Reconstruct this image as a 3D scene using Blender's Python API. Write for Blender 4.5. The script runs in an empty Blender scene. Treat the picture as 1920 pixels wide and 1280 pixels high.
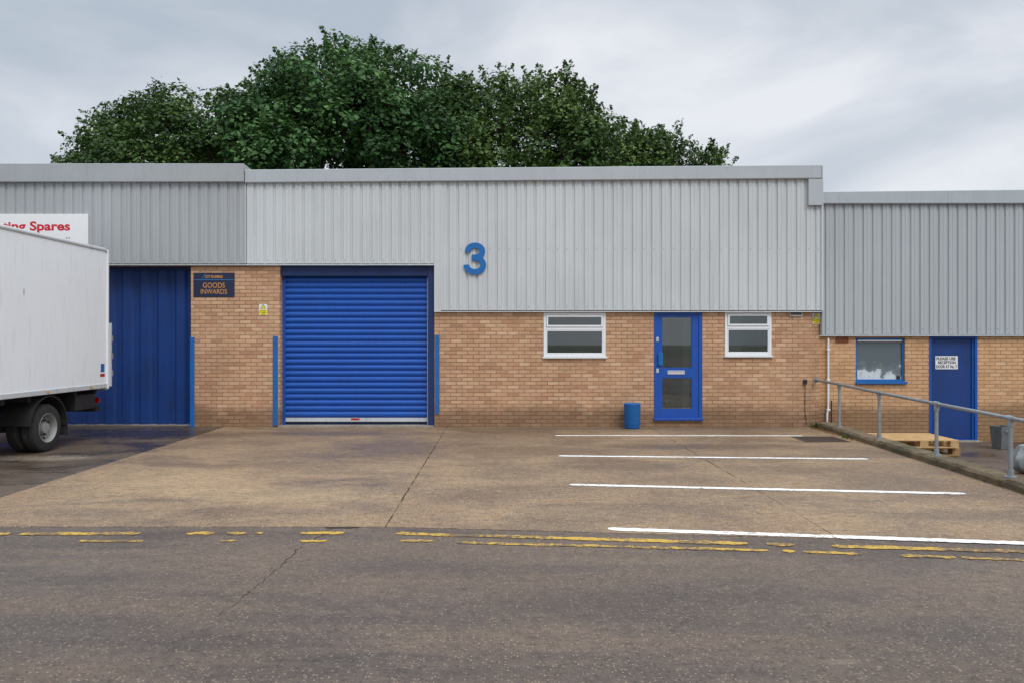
import bpy, math, random
import numpy as np
from mathutils import Vector, Matrix
random.seed(7); np.random.seed(7)
C = bpy.context.scene.collection
F = 1387.0; H = 1.68; D1 = 14.6; D2 = 14.9
def FX(px, d=D1): return (px-960)*d/F
def FZ(py, d=D1): return H+(640-py)*d/F
def RX(px): return FX(px, D2)
def RZ(py): return FZ(py, D2)
def G(px, py, z=0.0):
    d = F*(H-z)/(py-640); return ((px-960)*d/F, d)
def lin(r, g, b):
    f = lambda c: (c/255/12.92 if c/255 <= .04045 else ((c/255+.055)/1.055)**2.4)
    return (f(r), f(g), f(b), 1)

# ------------------------------------------------------------------ materials
class NT:
    def __init__(s, name):
        s.m = bpy.data.materials.new(name); s.m.use_nodes = True
        s.t = s.m.node_tree; s.b = s.t.nodes['Principled BSDF']; s.out = s.t.nodes['Material Output']
    def n(s, typ, **k):
        o = s.t.nodes.new(typ)
        for a, v in k.items(): setattr(o, a, v)
        return o
    def put(s, sock, v):
        if isinstance(v, bpy.types.NodeSocket): s.t.links.new(v, sock)
        else: sock.default_value = v
    def pos(s): return s.n('ShaderNodeNewGeometry').outputs['Position']
    def scale(s, v, sc):
        m = s.n('ShaderNodeMapping'); s.put(m.inputs['Vector'], v); m.inputs['Scale'].default_value = sc; return m.outputs[0]
    def noise(s, v, sc, det=4, ro=.55, dist=0):
        o = s.n('ShaderNodeTexNoise'); s.put(o.inputs['Vector'], v); o.inputs['Scale'].default_value = sc
        o.inputs['Detail'].default_value = det; o.inputs['Roughness'].default_value = ro; o.inputs['Distortion'].default_value = dist
        return o.outputs['Fac']
    def voro(s, v, sc):
        o = s.n('ShaderNodeTexVoronoi'); s.put(o.inputs['Vector'], v); o.inputs['Scale'].default_value = sc; return o
    def ramp(s, f, stops):
        o = s.n('ShaderNodeValToRGB'); s.put(o.inputs[0], f); e = o.color_ramp.elements
        while len(e) < len(stops): e.new(.5)
        for i, (p, c) in enumerate(stops):
            e[i].position = p; e[i].color = c if isinstance(c, tuple) else (c, c, c, 1)
        return o.outputs[0]
    def mix(s, f, a, b, mode='MIX'):
        o = s.n('ShaderNodeMix', data_type='RGBA', blend_type=mode)
        s.put(o.inputs[0], f); s.put(o.inputs[6], a); s.put(o.inputs[7], b); return o.outputs[2]
    def math(s, op, a, b=0.0):
        o = s.n('ShaderNodeMath', operation=op); s.put(o.inputs[0], a); s.put(o.inputs[1], b); return o.outputs[0]
    def bump(s, h, st=.3, dist=.01):
        o = s.n('ShaderNodeBump'); s.put(o.inputs['Height'], h); o.inputs['Strength'].default_value = st
        o.inputs['Distance'].default_value = dist; s.t.links.new(o.outputs[0], s.b.inputs['Normal'])
    def sep(s, v):
        o = s.n('ShaderNodeSeparateXYZ'); s.put(o.inputs[0], v); return o.outputs
    def done(s, col=None, rough=None, metal=None, spec=None):
        if col is not None: s.put(s.b.inputs['Base Color'], col)
        if rough is not None: s.put(s.b.inputs['Roughness'], rough)
        if metal is not None: s.b.inputs['Metallic'].default_value = metal
        if spec is not None: s.b.inputs['Specular IOR Level'].default_value = spec
        return s.m

def paint(name, c, rough=.45, var=.18, metal=0, dirt=(60, 55, 48), amt=.25, sc=3.0, spec=.5):
    t = NT(name); p = t.pos()
    a = t.noise(p, sc, 5); k = t.noise(t.scale(p, (9, 9, .9)), 2.2, 4)
    dk = tuple(x*(1-var) for x in c[:3])+(1,)
    col = t.mix(t.ramp(a, [(.3, 0.0), (.7, 1.0)]), dk, c)
    col = t.mix(t.math('MULTIPLY', t.ramp(k, [(.55, 0.0), (.8, 1.0)]), amt), col, lin(*dirt))
    return t.done(col, t.ramp(a, [(.2, min(1, rough+.12)), (.8, rough)]), metal, spec)

def cladding_mat(name, c):
    t = NT(name); p = t.pos(); s = t.sep(p)
    big = t.noise(t.scale(p, (.5, .5, .35)), 1.3, 4)
    col = t.mix(t.ramp(big, [(.3, 0.0), (.72, 1.0)]), tuple(x*.88 for x in c[:3])+(1,), c)
    st = t.noise(t.scale(p, (14, 14, .55)), 1.0, 5, .65)
    col = t.mix(t.math('MULTIPLY', t.ramp(st, [(.52, 0.0), (.8, 1.0)]), .25), col, lin(124, 126, 122))
    sp = t.noise(p, 40, 3)
    col = t.mix(t.math('MULTIPLY', t.ramp(sp, [(.62, 0.0), (.75, 1.0)]), .15), col, lin(120, 118, 108))
    return t.done(col, .45, 0, .4)

def brick_mat(name, pal, mortar, dirt=.35, stain=(132, 104, 78)):
    t = NT(name); p = t.pos(); s = t.sep(p)
    cx = t.n('ShaderNodeCombineXYZ')
    wob = t.math('MULTIPLY', t.math('SUBTRACT', t.noise(p, 14, 3), .5), .012)
    t.put(cx.inputs[0], t.math('ADD', t.math('ADD', s[0], s[1]), wob)); t.put(cx.inputs[1], t.math('ADD', s[2], wob))
    b = t.n('ShaderNodeTexBrick'); t.put(b.inputs['Vector'], cx.outputs[0])
    b.offset = .5; b.inputs['Color1'].default_value = (0, 0, 0, 1); b.inputs['Color2'].default_value = (1, 1, 1, 1)
    b.inputs['Mortar'].default_value = (.5, .5, .5, 1)
    b.inputs['Scale'].default_value = 1; b.inputs['Mortar Size'].default_value = .0075
    b.inputs['Mortar Smooth'].default_value = .35; b.inputs['Brick Width'].default_value = .225; b.inputs['Row Height'].default_value = .075
    n = len(pal); col = t.ramp(b.outputs['Color'], [(i/(n-1), lin(*c)) for i, c in enumerate(pal)])
    f = t.noise(p, 48, 5, .75)
    col = t.mix(.6, col, t.ramp(f, [(.3, (.68, .65, .62, 1)), (.5, (1, 1, 1, 1)), (.75, (1.12, 1.12, 1.1, 1))]), 'MULTIPLY')
    mid = t.noise(p, 7, 4, .6)
    col = t.mix(.5, col, t.ramp(mid, [(.3, (.8, .78, .76, 1)), (.7, (1.08, 1.08, 1.08, 1))]), 'MULTIPLY')
    big = t.noise(p, .9, 4)
    col = t.mix(t.math('MULTIPLY', t.ramp(big, [(.42, 0.0), (.75, 1.0)]), dirt), col, lin(*stain))
    mc = t.mix(t.ramp(t.noise(p, 1.6, 4), [(.4, 0.0), (.65, 1.0)]), lin(*mortar), tuple(x*1.9 for x in lin(*mortar)[:3])+(1,))
    col = t.mix(t.math('MULTIPLY', b.outputs['Fac'], .85), col, mc)
    ft = t.math('ADD', s[2], t.math('MULTIPLY', t.noise(p, 2.2, 5), -.5))
    col = t.mix(t.math('MULTIPLY', t.ramp(ft, [(0.0, 1.0), (.22, 0.0)]), .6), col, lin(96, 74, 54))
    h = t.math('ADD', t.math('MULTIPLY', t.math('SUBTRACT', 1.0, b.outputs['Fac']), 1.0), t.math('MULTIPLY', f, .4))
    t.bump(h, .8, .01)
    return t.done(col, .88, 0, .25)

def ground_mat(name, c1, c2, dark, fleck, stain=.6, flk=.25, rough=(.8, .4), tamp=.3, blobs=(), lights=(), fine=1.0, streak=(.8, 1.5, 1)):
    t = NT(name); p = t.pos()
    big = t.noise(p, .42, 5, .6, .3)
    col = t.mix(t.ramp(big, [(.34, 0.0), (.64, 1.0)]), lin(*c1), lin(*c2))
    st = t.noise(t.scale(p, streak), .75, 8, .66, .6)
    stf = t.ramp(st, [(.44, 0.0), (.62, 1.0)])
    damp = t.math('MULTIPLY', stf, stain)
    brk = t.noise(p, 2.6, 7, .75)
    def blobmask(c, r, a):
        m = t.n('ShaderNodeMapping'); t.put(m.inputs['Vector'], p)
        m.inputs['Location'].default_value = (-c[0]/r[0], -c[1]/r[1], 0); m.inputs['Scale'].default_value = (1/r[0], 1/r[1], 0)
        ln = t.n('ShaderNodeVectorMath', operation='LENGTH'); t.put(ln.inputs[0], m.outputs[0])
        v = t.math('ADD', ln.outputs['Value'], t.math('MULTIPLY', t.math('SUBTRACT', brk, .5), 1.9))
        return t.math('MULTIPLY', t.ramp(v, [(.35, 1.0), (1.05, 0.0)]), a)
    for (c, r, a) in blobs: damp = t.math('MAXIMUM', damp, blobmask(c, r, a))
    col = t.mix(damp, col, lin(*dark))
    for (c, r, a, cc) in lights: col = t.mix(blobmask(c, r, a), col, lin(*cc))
    tl = t.noise(t.scale(p, (1.4, 26, 1)), 1.6, 5, .65)
    col = t.mix(t.math('MULTIPLY', t.ramp(tl, [(.36, 1.0), (.58, 0.0)]), tamp), col, lin(*dark))
    md = t.noise(p, 11, 7, .8)
    col = t.mix(.85, col, t.ramp(md, [(.32, (.5, .48, .47, 1)), (.5, (.95, .95, .95, 1)), (.7, (1.25, 1.23, 1.2, 1))]), 'MULTIPLY')
    v = t.voro(p, 60)
    vs = t.sep(v.outputs['Color'])
    near = t.ramp(v.outputs['Distance'], [(.25, 1.0), (.5, 0.0)])
    col = t.mix(t.math('MULTIPLY', t.math('MULTIPLY', t.ramp(vs[0], [(.68, 0.0), (.8, 1.0)]), near), flk*1.7*fine), col, lin(*fleck))
    col = t.mix(t.math('MULTIPLY', t.math('MULTIPLY', t.ramp(vs[1], [(.55, 0.0), (.7, 1.0)]), near), .6), col, tuple(x*.4 for x in lin(*dark)[:3])+(1,))
    t.bump(t.math('ADD', md, t.math('MULTIPLY', near, .6)), .6, .008)
    return t.done(col, t.ramp(damp, [(.0, rough[0]), (.6, rough[1])]), 0, .45)

def marking_mat(name, c, under, wear):
    t = NT(name); p = t.pos()
    w = t.noise(p, 20, 7, .8)
    w2 = t.noise(p, 1.8, 3)
    f = t.math('ADD', w, t.math('MULTIPLY', t.math('SUBTRACT', w2, .5), .6))
    col = t.mix(t.ramp(f, [(wear, 1.0), (wear+.07, 0.0)]), lin(*c), lin(*under))
    col = t.mix(.5, col, t.ramp(t.noise(p, 60, 3), [(.3, .55), (.6, 1.0)]), 'MULTIPLY')
    return t.done(col, .65, 0, .3)

def clear_glass(name, tint=(.6, .64, .63, 1), f0=.08):
    t = NT(name); tr = t.n('ShaderNodeBsdfTransparent'); tr.inputs[0].default_value = tint
    gl = t.n('ShaderNodeBsdfGlossy'); gl.inputs['Roughness'].default_value = .02; gl.inputs[0].default_value = (.9, .95, .95, 1)
    fr = t.n('ShaderNodeFresnel'); fr.inputs[0].default_value = 1.5
    mx = t.n('ShaderNodeMixShader'); t.put(mx.inputs[0], t.math('ADD', fr.outputs[0], f0))
    t.t.links.new(tr.outputs[0], mx.inputs[1]); t.t.links.new(gl.outputs[0], mx.inputs[2]); t.t.links.new(mx.outputs[0], t.out.inputs[0])
    return t.m

def leaf_mat(name, dark, light, hi):
    t = NT(name); p = t.pos(); g = t.n('ShaderNodeNewGeometry')
    rnd = g.outputs['Random Per Island']
    big = t.noise(p, .6, 3)
    f = t.math('ADD', t.math('MULTIPLY', rnd, .5), t.math('MULTIPLY', t.ramp(big, [(.35, 0.0), (.65, 1.0)]), .5))
    col = t.ramp(f, [(.1, lin(*dark)), (.6, lin(*light)), (1.0, lin(*hi))])
    t.done(col, .6, 0, .25)
    tr = t.n('ShaderNodeBsdfTranslucent'); t.put(tr.inputs[0], t.mix(.5, col, lin(*hi)))
    mx = t.n('ShaderNodeMixShader'); mx.inputs[0].default_value = .2
    t.t.links.new(t.b.outputs[0], mx.inputs[1]); t.t.links.new(tr.outputs[0], mx.inputs[2]); t.t.links.new(mx.outputs[0], t.out.inputs[0])
    return t.m

M = {}
M['clad'] = cladding_mat('cladding_grey', lin(202, 206, 207))
M['clad_l'] = cladding_mat('cladding_left', lin(170, 174, 176))
M['clad_r'] = cladding_mat('cladding_right', lin(180, 185, 188))
M['coping'] = paint('coping_grey', lin(176, 182, 185), .4, .08, dirt=(130, 130, 128), amt=.25)
M['coping_l'] = paint('coping_left', lin(162, 166, 168), .4, .08, dirt=(110, 110, 105), amt=.25)
M['coping_r'] = paint('coping_right', lin(172, 180, 184), .4, .08, dirt=(120, 120, 118), amt=.25)
M['brick'] = brick_mat('buff_brick', [(182, 138, 108), (196, 154, 120), (204, 164, 130), (200, 156, 124), (210, 172, 138), (198, 152, 122), (216, 180, 146), (190, 146, 114)], (118, 98, 80), .3)
M['brick_r'] = brick_mat('orange_brick', [(200, 154, 114), (212, 168, 126), (216, 174, 132), (208, 162, 120), (220, 180, 140)], (132, 108, 86), .2)
M['shutter'] = paint('shutter_blue', lin(16, 84, 176), .35, .12, dirt=(30, 56, 96), amt=.3)
M['blue'] = paint('door_blue', lin(14, 78, 168), .35, .1, dirt=(30, 56, 90), amt=.25)
M['blue_dark'] = paint('blue_dark', lin(12, 46, 100), .5, .25, dirt=(25, 35, 60), amt=.5)
M['blue_mid'] = paint('blue_folding', lin(10, 60, 130), .5, .35, dirt=(22, 34, 56), amt=.7, sc=1.2)
M['blue_lite'] = paint('guard_blue', lin(14, 102, 176), .5, .15, dirt=(60, 60, 70), amt=.4)
M['num_blue'] = paint('numeral_blue', lin(12, 102, 172), .4, .05, amt=.05)
M['white'] = paint('upvc_white', lin(232, 235, 237), .3, .04, dirt=(180, 178, 170), amt=.2)
M['truck_white'] = paint('truck_white', lin(232, 236, 239), .35, .04, dirt=(176, 180, 178), amt=.35, sc=1.0)
M['alu'] = paint('aluminium', lin(190, 194, 196), .4, .1, dirt=(100, 100, 98), amt=.35)
M['galv'] = paint('galvanised', lin(158, 164, 168), .42, .25, .45, dirt=(84, 74, 60), amt=.4, sc=9)
M['galv_d'] = paint('galvanised_dark', lin(112, 116, 118), .55, .3, .2, dirt=(64, 58, 50), amt=.5, sc=9)
M['silver'] = paint('silver', lin(206, 208, 210), .3, .1, .4, amt=.1)
M['black'] = paint('black_plastic', lin(34, 34, 36), .6, .3, amt=.3)
M['chassis'] = paint('chassis_black', lin(30, 30, 32), .7, .3, amt=.4)
M['rubber'] = paint('rubber', lin(40, 39, 39), .85, .2, dirt=(90, 80, 70), amt=.5, sc=12)
M['rim'] = paint('rim_grey', lin(150, 150, 148), .5, .25, dirt=(70, 58, 46), amt=.6, sc=8)
M['glass'] = clear_glass('window_glass')
M['glass_t'] = paint('windscreen_glass', lin(26, 30, 32), .05, .1, amt=0)
M['room'] = paint('room_wall', lin(176, 178, 172), .8, .1, amt=.1)
M['room_dark'] = paint('room_floor', lin(90, 88, 84), .8, .1, amt=.1)
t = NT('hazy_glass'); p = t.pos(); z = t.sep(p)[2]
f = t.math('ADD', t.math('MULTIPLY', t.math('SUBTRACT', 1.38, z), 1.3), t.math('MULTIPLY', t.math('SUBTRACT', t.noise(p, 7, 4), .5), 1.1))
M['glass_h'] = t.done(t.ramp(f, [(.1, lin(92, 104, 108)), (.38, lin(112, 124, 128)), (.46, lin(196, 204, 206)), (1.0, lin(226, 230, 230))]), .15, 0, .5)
M['navy'] = paint('sign_navy', lin(22, 34, 66), .4, .05, amt=.05)
M['orange'] = paint('sign_orange', lin(206, 144, 66), .5, .03, amt=0)
M['red'] = paint('sign_red', lin(200, 26, 50), .5, .03, amt=0)
M['ink'] = paint('ink', lin(24, 24, 26), .6, .03, amt=0)
M['yellow'] = paint('sign_yellow', lin(236, 220, 30), .5, .03, amt=.05)
M['paper'] = paint('sign_white', lin(232, 233, 232), .5, .03, amt=.08)
M['sky_blue'] = paint('swoosh_blue', lin(60, 140, 210), .5, .03, amt=0)
gb = G
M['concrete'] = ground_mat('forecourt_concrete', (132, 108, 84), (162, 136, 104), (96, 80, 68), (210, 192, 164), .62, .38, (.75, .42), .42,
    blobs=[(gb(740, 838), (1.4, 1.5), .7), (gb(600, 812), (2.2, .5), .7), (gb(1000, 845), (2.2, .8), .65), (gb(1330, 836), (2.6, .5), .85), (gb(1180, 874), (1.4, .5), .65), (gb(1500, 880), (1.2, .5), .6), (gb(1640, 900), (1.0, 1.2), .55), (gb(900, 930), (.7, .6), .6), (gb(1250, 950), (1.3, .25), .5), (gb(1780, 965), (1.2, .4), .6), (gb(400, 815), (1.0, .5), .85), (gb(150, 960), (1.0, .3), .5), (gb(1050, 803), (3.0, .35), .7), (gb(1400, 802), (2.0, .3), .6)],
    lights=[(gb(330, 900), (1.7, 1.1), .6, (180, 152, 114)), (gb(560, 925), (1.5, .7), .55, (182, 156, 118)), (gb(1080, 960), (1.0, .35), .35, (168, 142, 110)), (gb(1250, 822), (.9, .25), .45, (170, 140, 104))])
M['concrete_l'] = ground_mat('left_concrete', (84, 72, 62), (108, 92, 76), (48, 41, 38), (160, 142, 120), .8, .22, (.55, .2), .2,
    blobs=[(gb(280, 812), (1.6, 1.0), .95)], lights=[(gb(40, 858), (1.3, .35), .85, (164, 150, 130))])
M['road'] = ground_mat('road', (94, 81, 70), (114, 98, 84), (70, 61, 56), (176, 158, 134), .8, .3, (.7, .36), .22, streak=(.28, 1.3, 1),
    blobs=[(gb(1350, 1120), (2.2, .22), .7), (gb(700, 1160), (1.6, .2), .55), (gb(350, 1200), (1.2, .18), .7), (gb(1750, 1180), (.9, .3), .6), (gb(900, 1060), (2.0, .25), .45), (gb(1000, 1260), (2.4, .2), .6)],
    lights=[(gb(1570, 1238), (.13, .05), .4, (140, 126, 108)), (gb(300, 1060), (1.6, .25), .35, (126, 110, 92)), (gb(1200, 1050), (1.6, .15), .35, (126, 110, 92))])
M['yard'] = ground_mat('lower_yard', (86, 74, 64), (108, 94, 80), (56, 48, 44), (150, 136, 120), .8, .2, (.6, .25), .1)
M['earth'] = ground_mat('earth', (86, 84, 60), (100, 96, 70), (60, 60, 42), (130, 120, 90))
M['joint'] = paint('joint_dark', lin(56, 46, 38), .9, .3)
M['kerb'] = ground_mat('kerb_concrete', (104, 90, 68), (132, 114, 90), (62, 60, 38), (160, 148, 124), .8, .2, (.95, .85), .1)
M['line_w'] = marking_mat('white_paint', (238, 238, 234), (150, 130, 108), .34)
M['line_y'] = marking_mat('yellow_paint', (200, 162, 66), (112, 94, 74), .46)
M['iron'] = paint('cast_iron', lin(70, 56, 48), .7, .3, sc=8)
M['stepc'] = ground_mat('threshold_concrete', (150, 142, 128), (170, 160, 146), (110, 100, 88), (190, 180, 166))
M['wood'] = paint('pallet_wood', lin(206, 168, 116), .8, .3, dirt=(110, 84, 54), amt=.5, sc=6)
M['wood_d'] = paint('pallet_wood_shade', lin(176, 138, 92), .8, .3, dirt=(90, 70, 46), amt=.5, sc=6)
M['bark'] = paint('bark', lin(62, 54, 42), .9, .4, sc=5)
M['roof'] = paint('roof_grey', lin(110, 112, 112), .8, .1)
M['terracotta'] = paint('terracotta', lin(140, 74, 56), .8, .2)
M['sack'] = paint('sack', lin(140, 144, 144), .7, .2, dirt=(80, 80, 78), amt=.5, sc=10)
M['leafA'] = leaf_mat('leaves_dark', (28, 52, 20), (56, 84, 34), (96, 124, 54))
M['leafB'] = leaf_mat('leaves_mid', (30, 60, 28), (60, 96, 48), (108, 142, 82))
M['leafC'] = leaf_mat('leaves_olive', (34, 58, 24), (68, 96, 42), (120, 142, 76))
M['litter'] = leaf_mat('leaf_litter', (84, 60, 34), (140, 104, 58), (180, 140, 84))
M['weed'] = leaf_mat('weed_green', (40, 66, 26), (80, 112, 44), (120, 146, 70))
M['lamp_red'] = paint('lamp_red', lin(176, 24, 26), .2, .05, amt=0)
M['lamp_clear'] = paint('lamp_clear', lin(220, 224, 226), .1, .05, amt=0)

# ------------------------------------------------------------------ mesh builder
OR = {}
def tag(o, label=None, cat=None, group=None, kind=None):
    for k, v in (('label', label), ('category', cat), ('group', group), ('kind', kind)):
        if v: o[k] = v
    return o
def empty(name, loc, label, cat, group=None):
    o = bpy.data.objects.new(name, None); C.objects.link(o); o.location = loc; OR[o.name] = Vector(loc); o.empty_display_size = .2
    return tag(o, label, cat, group)
class MB:
    def __init__(s): s.v = []; s.f = []; s.mi = []; s.c = 0
    def add(s, vs, fs, mi=None):
        b = len(s.v); s.v += [tuple(q) for q in vs]; s.f += [tuple(b+i for i in f) for f in fs]
        s.mi += [s.c if mi is None else mi]*len(fs); return s
    def box(s, x0, x1, y0, y1, z0, z1, mi=None):
        vs = [(x, y, z) for z in (z0, z1) for y in (y0, y1) for x in (x0, x1)]
        return s.add(vs, [(0, 2, 3, 1), (4, 5, 7, 6), (0, 1, 5, 4), (2, 6, 7, 3), (0, 4, 6, 2), (1, 3, 7, 5)], mi)
    def quad(s, a, b, c, d, mi=None): return s.add([a, b, c, d], [(0, 1, 2, 3)], mi)
    def frame(s, x0, x1, z0, z1, w, y0, y1, mi=None, wb=None):
        wb = wb or w
        s.box(x0, x0+w, y0, y1, z0, z1, mi); s.box(x1-w, x1, y0, y1, z0, z1, mi)
        s.box(x0+w, x1-w, y0, y1, z1-w, z1, mi); s.box(x0+w, x1-w, y0, y1, z0, z0+wb, mi); return s
    def prism(s, poly, a0, a1, axis='x', mi=None):
        n = len(poly)
        mk = {'x': lambda a, p: (a, p[0], p[1]), 'y': lambda a, p: (p[0], a, p[1]), 'z': lambda a, p: (p[0], p[1], a)}[axis]
        vs = [mk(a0, p) for p in poly]+[mk(a1, p) for p in poly]
        fs = [tuple(range(n))[::-1], tuple(range(n, 2*n))]+[(i, (i+1) % n, n+(i+1) % n, n+i) for i in range(n)]
        return s.add(vs, fs, mi)
    def tube(s, pts, r, seg=10, mi=None, cap=True):
        pts = [Vector(q) for q in pts]; rs = r if isinstance(r, (list, tuple)) else [r]*len(pts); vs = []; fs = []
        for i, q in enumerate(pts):
            d = (pts[min(i+1, len(pts)-1)]-pts[max(i-1, 0)]).normalized()
            u = d.cross(Vector((0, 0, 1)) if abs(d.z) < .9 else Vector((1, 0, 0))).normalized(); w = d.cross(u)
            for k in range(seg):
                a = 2*math.pi*k/seg; vs.append(q+(u*math.cos(a)+w*math.sin(a))*rs[i])
        for i in range(len(pts)-1):
            for k in range(seg): fs.append((i*seg+k, i*seg+(k+1) % seg, (i+1)*seg+(k+1) % seg, (i+1)*seg+k))
        if cap: fs += [tuple(range(seg))[::-1], tuple((len(pts)-1)*seg+k for k in range(seg))]
        return s.add(vs, fs, mi)
    def lathe(s, c, prof, seg=32, axis='x', mi=None):
        vs = []; fs = []; n = len(prof)
        for k in range(seg):
            a = 2*math.pi*k/seg; ca, sa = math.cos(a), math.sin(a)
            for (o, r) in prof:
                vs.append((c[0]+o, c[1]+r*ca, c[2]+r*sa) if axis == 'x' else (c[0]+r*ca, c[1]+r*sa, c[2]+o))
        for k in range(seg):
            for i in range(n-1): fs.append((k*n+i, k*n+i+1, ((k+1) % seg)*n+i+1, ((k+1) % seg)*n+i))
        return s.add(vs, fs, mi)
    def build(s, name, mats, parent=None, origin=None, bevel=0, smooth=False):
        if not isinstance(mats, (list, tuple)): mats = [mats]
        o0 = OR[parent.name] if parent else Vector(origin or (0, 0, 0))
        me = bpy.data.meshes.new(name); me.from_pydata([(a-o0.x, b-o0.y, c-o0.z) for a, b, c in s.v], [], s.f)
        for m in mats: me.materials.append(m)
        if len(mats) > 1: me.polygons.foreach_set('material_index', s.mi)
        if smooth: me.polygons.foreach_set('use_smooth', [True]*len(me.polygons))
        me.update(); o = bpy.data.objects.new(name, me); C.objects.link(o)
        if parent: o.parent = parent
        else: o.location = o0
        OR[o.name] = o0
        if bevel:
            b = o.modifiers.new('bevel', 'BEVEL'); b.width = bevel; b.segments = 2; b.limit_method = 'ANGLE'
        if smooth:
            e = o.modifiers.new('split', 'EDGE_SPLIT'); e.split_angle = math.radians(38)
        return o

def text(name, body, x0, x1, z0, z1, y, mat, parent, bold=.0, ext=.002):
    cu = bpy.data.curves.new(name, 'FONT'); cu.body = body; cu.size = 1; cu.offset = bold; cu.extrude = .01
    cu.resolution_u = 6
    ob = bpy.data.objects.new(name+'_tmp', cu); C.objects.link(ob)
    dg = bpy.context.evaluated_depsgraph_get(); me = bpy.data.meshes.new_from_object(ob.evaluated_get(dg))
    bpy.data.objects.remove(ob)
    n = len(me.vertices); co = np.zeros(n*3); me.vertices.foreach_get('co', co); co = co.reshape(-1, 3)
    mn, mx = co.min(0), co.max(0)
    sz = (z1-z0)/(mx[1]-mn[1]); sx = (x1-x0)/(mx[0]-mn[0])
    o0 = OR[parent.name] if parent else Vector((0, 0, 0))
    out = np.zeros_like(co)
    out[:, 0] = x0+(co[:, 0]-mn[0])*sx-o0.x
    out[:, 2] = z0+(co[:, 1]-mn[1])*sz-o0.z
    out[:, 1] = y-ext*(co[:, 2]-mn[2])/(mx[2]-mn[2])-o0.y
    me.vertices.foreach_set('co', out.ravel()); me.materials.clear(); me.materials.append(mat); me.update(); me.name = name
    o = bpy.data.objects.new(name, me); C.objects.link(o); o.parent = parent; OR[o.name] = o0
    return o

# ------------------------------------------------------------------ ground
def sheet(name, poly, z, mat, thick=None):
    mb = MB(); n = len(poly)
    mb.add([(x, y, z) for x, y in poly], [tuple(range(n))])
    if thick:
        mb.add([(x, y, z) for x, y in poly]+[(x, y, z-thick) for x, y in poly], [(i, n+i, n+(i+1) % n, (i+1) % n) for i in range(n)])
    return tag(mb.build(name, mat), kind='structure')
def jag(a, b, n, amp):
    out = []
    for i in range(n+1):
        t_ = i/n; out.append((a[0]+(b[0]-a[0])*t_+(random.uniform(-amp, amp) if 0 < i < n else 0), a[1]+(b[1]-a[1])*t_+(random.uniform(-amp, amp) if 0 < i < n else 0)))
    return out
sheet('ground', [(-400, -400), (400, -400), (400, 600), (-400, 600)], -.5, M['earth'])
sheet('joint_bed', [(-60, 5.5), (6.1, 5.5), (6.1, 14.65), (-60, 14.65)], -.012, M['joint'])
eL = 6.76; eM = (-1.15, 6.72); eR = (6.1, 5.98)
def edgeY(x): return eL+(x+60)*(eM[1]-eL)/(58.85) if x < eM[0] else eM[1]+(x-eM[0])*(eR[1]-eM[1])/(eR[0]-eM[0])
def bay(name, xa, xa2, xb, xb2, mat, yt=14.62, g=.007):
    left = jag((xa+g, yt), (xa2+g, edgeY(xa2)+.006), 60, .007)
    bot = jag((xa2+g, edgeY(xa2)+.006), (xb2-g, edgeY(xb2)+.006), 80, .009)
    right = jag((xb2-g, edgeY(xb2)+.006), (xb-g, yt), 60, .007)
    sheet(name, left[:-1]+bot[:-1]+right[:-1]+[(xb-g, yt)], 0, mat, .06)
bay('forecourt_slab', -5.72, -5.5, -1.28, -1.15, M['concrete'])
bay('forecourt_slab', -1.28, -1.15, 2.72, 2.8, M['concrete'], g=.004)
bay('forecourt_slab', 2.72, 2.8, 6.1, 6.1, M['concrete'], g=.004)
sheet('side_yard', jag((-5.72-.007, 16.2), (-5.5-.007, edgeY(-5.5)+.01), 30, .003)+[(-60, edgeY(-60)+.01), (-60, 16.2)], 0, M['concrete_l'], .06)
sheet('road', [(-60, -45), (60, -45), (60, 5.98)]+[(6.1, 5.98-.01)]+jag((6.1, 5.975), (eM[0], eM[1]-.005), 60, .008)[1:]+jag((eM[0], eM[1]-.005), (-60, eL-.005), 200, .008)[1:], -.003, M['road'], .3)
mb = MB()
mb.add([(6.1, 5.98, -.003), (60, 5.98, -.003), (60, 10.3, -.33), (6.1, 10.3, -.33), (60, 15.0, -.33), (6.1, 15.0, -.33)], [(0, 1, 2, 3), (3, 2, 4, 5)])
tag(mb.build('lower_yard', M['yard']), kind='structure')

ke = empty('kerb', (5.9, 14.5, 0), 'low mossy concrete kerb running out from the wall under the metal handrail', 'kerb')
ys = [14.58, 13.2, 11.8, 10.4, 9.0, 7.6, 6.2]
def kx(y): return 5.98-(14.6-y)*.052
for i in range(6):
    a, b = ys[i]-.006, ys[i+1]+.006
    mb = MB(); vs = []
    n = 10
    prof = [(0, -.05), (0, .07), (.03, .105), (.25, .11), (.28, .09), (.28, -.45)]
    for k in range(n+1):
        y = a+(b-a)*k/n
        for (o_, z_) in prof: vs.append((kx(y)+o_+random.uniform(-.009, .009), y, z_+(random.uniform(-.009, .007) if z_ > 0 else 0)))
    m_ = len(prof); fs = [(k*m_+j, k*m_+j+1, (k+1)*m_+j+1, (k+1)*m_+j) for k in range(n) for j in range(m_-1)]
    fs += [tuple(range(m_)), tuple(n*m_+j for j in range(m_))[::-1]]
    mb.add(vs, fs); mb.build('kerb_stone', M['kerb'], ke)

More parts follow.
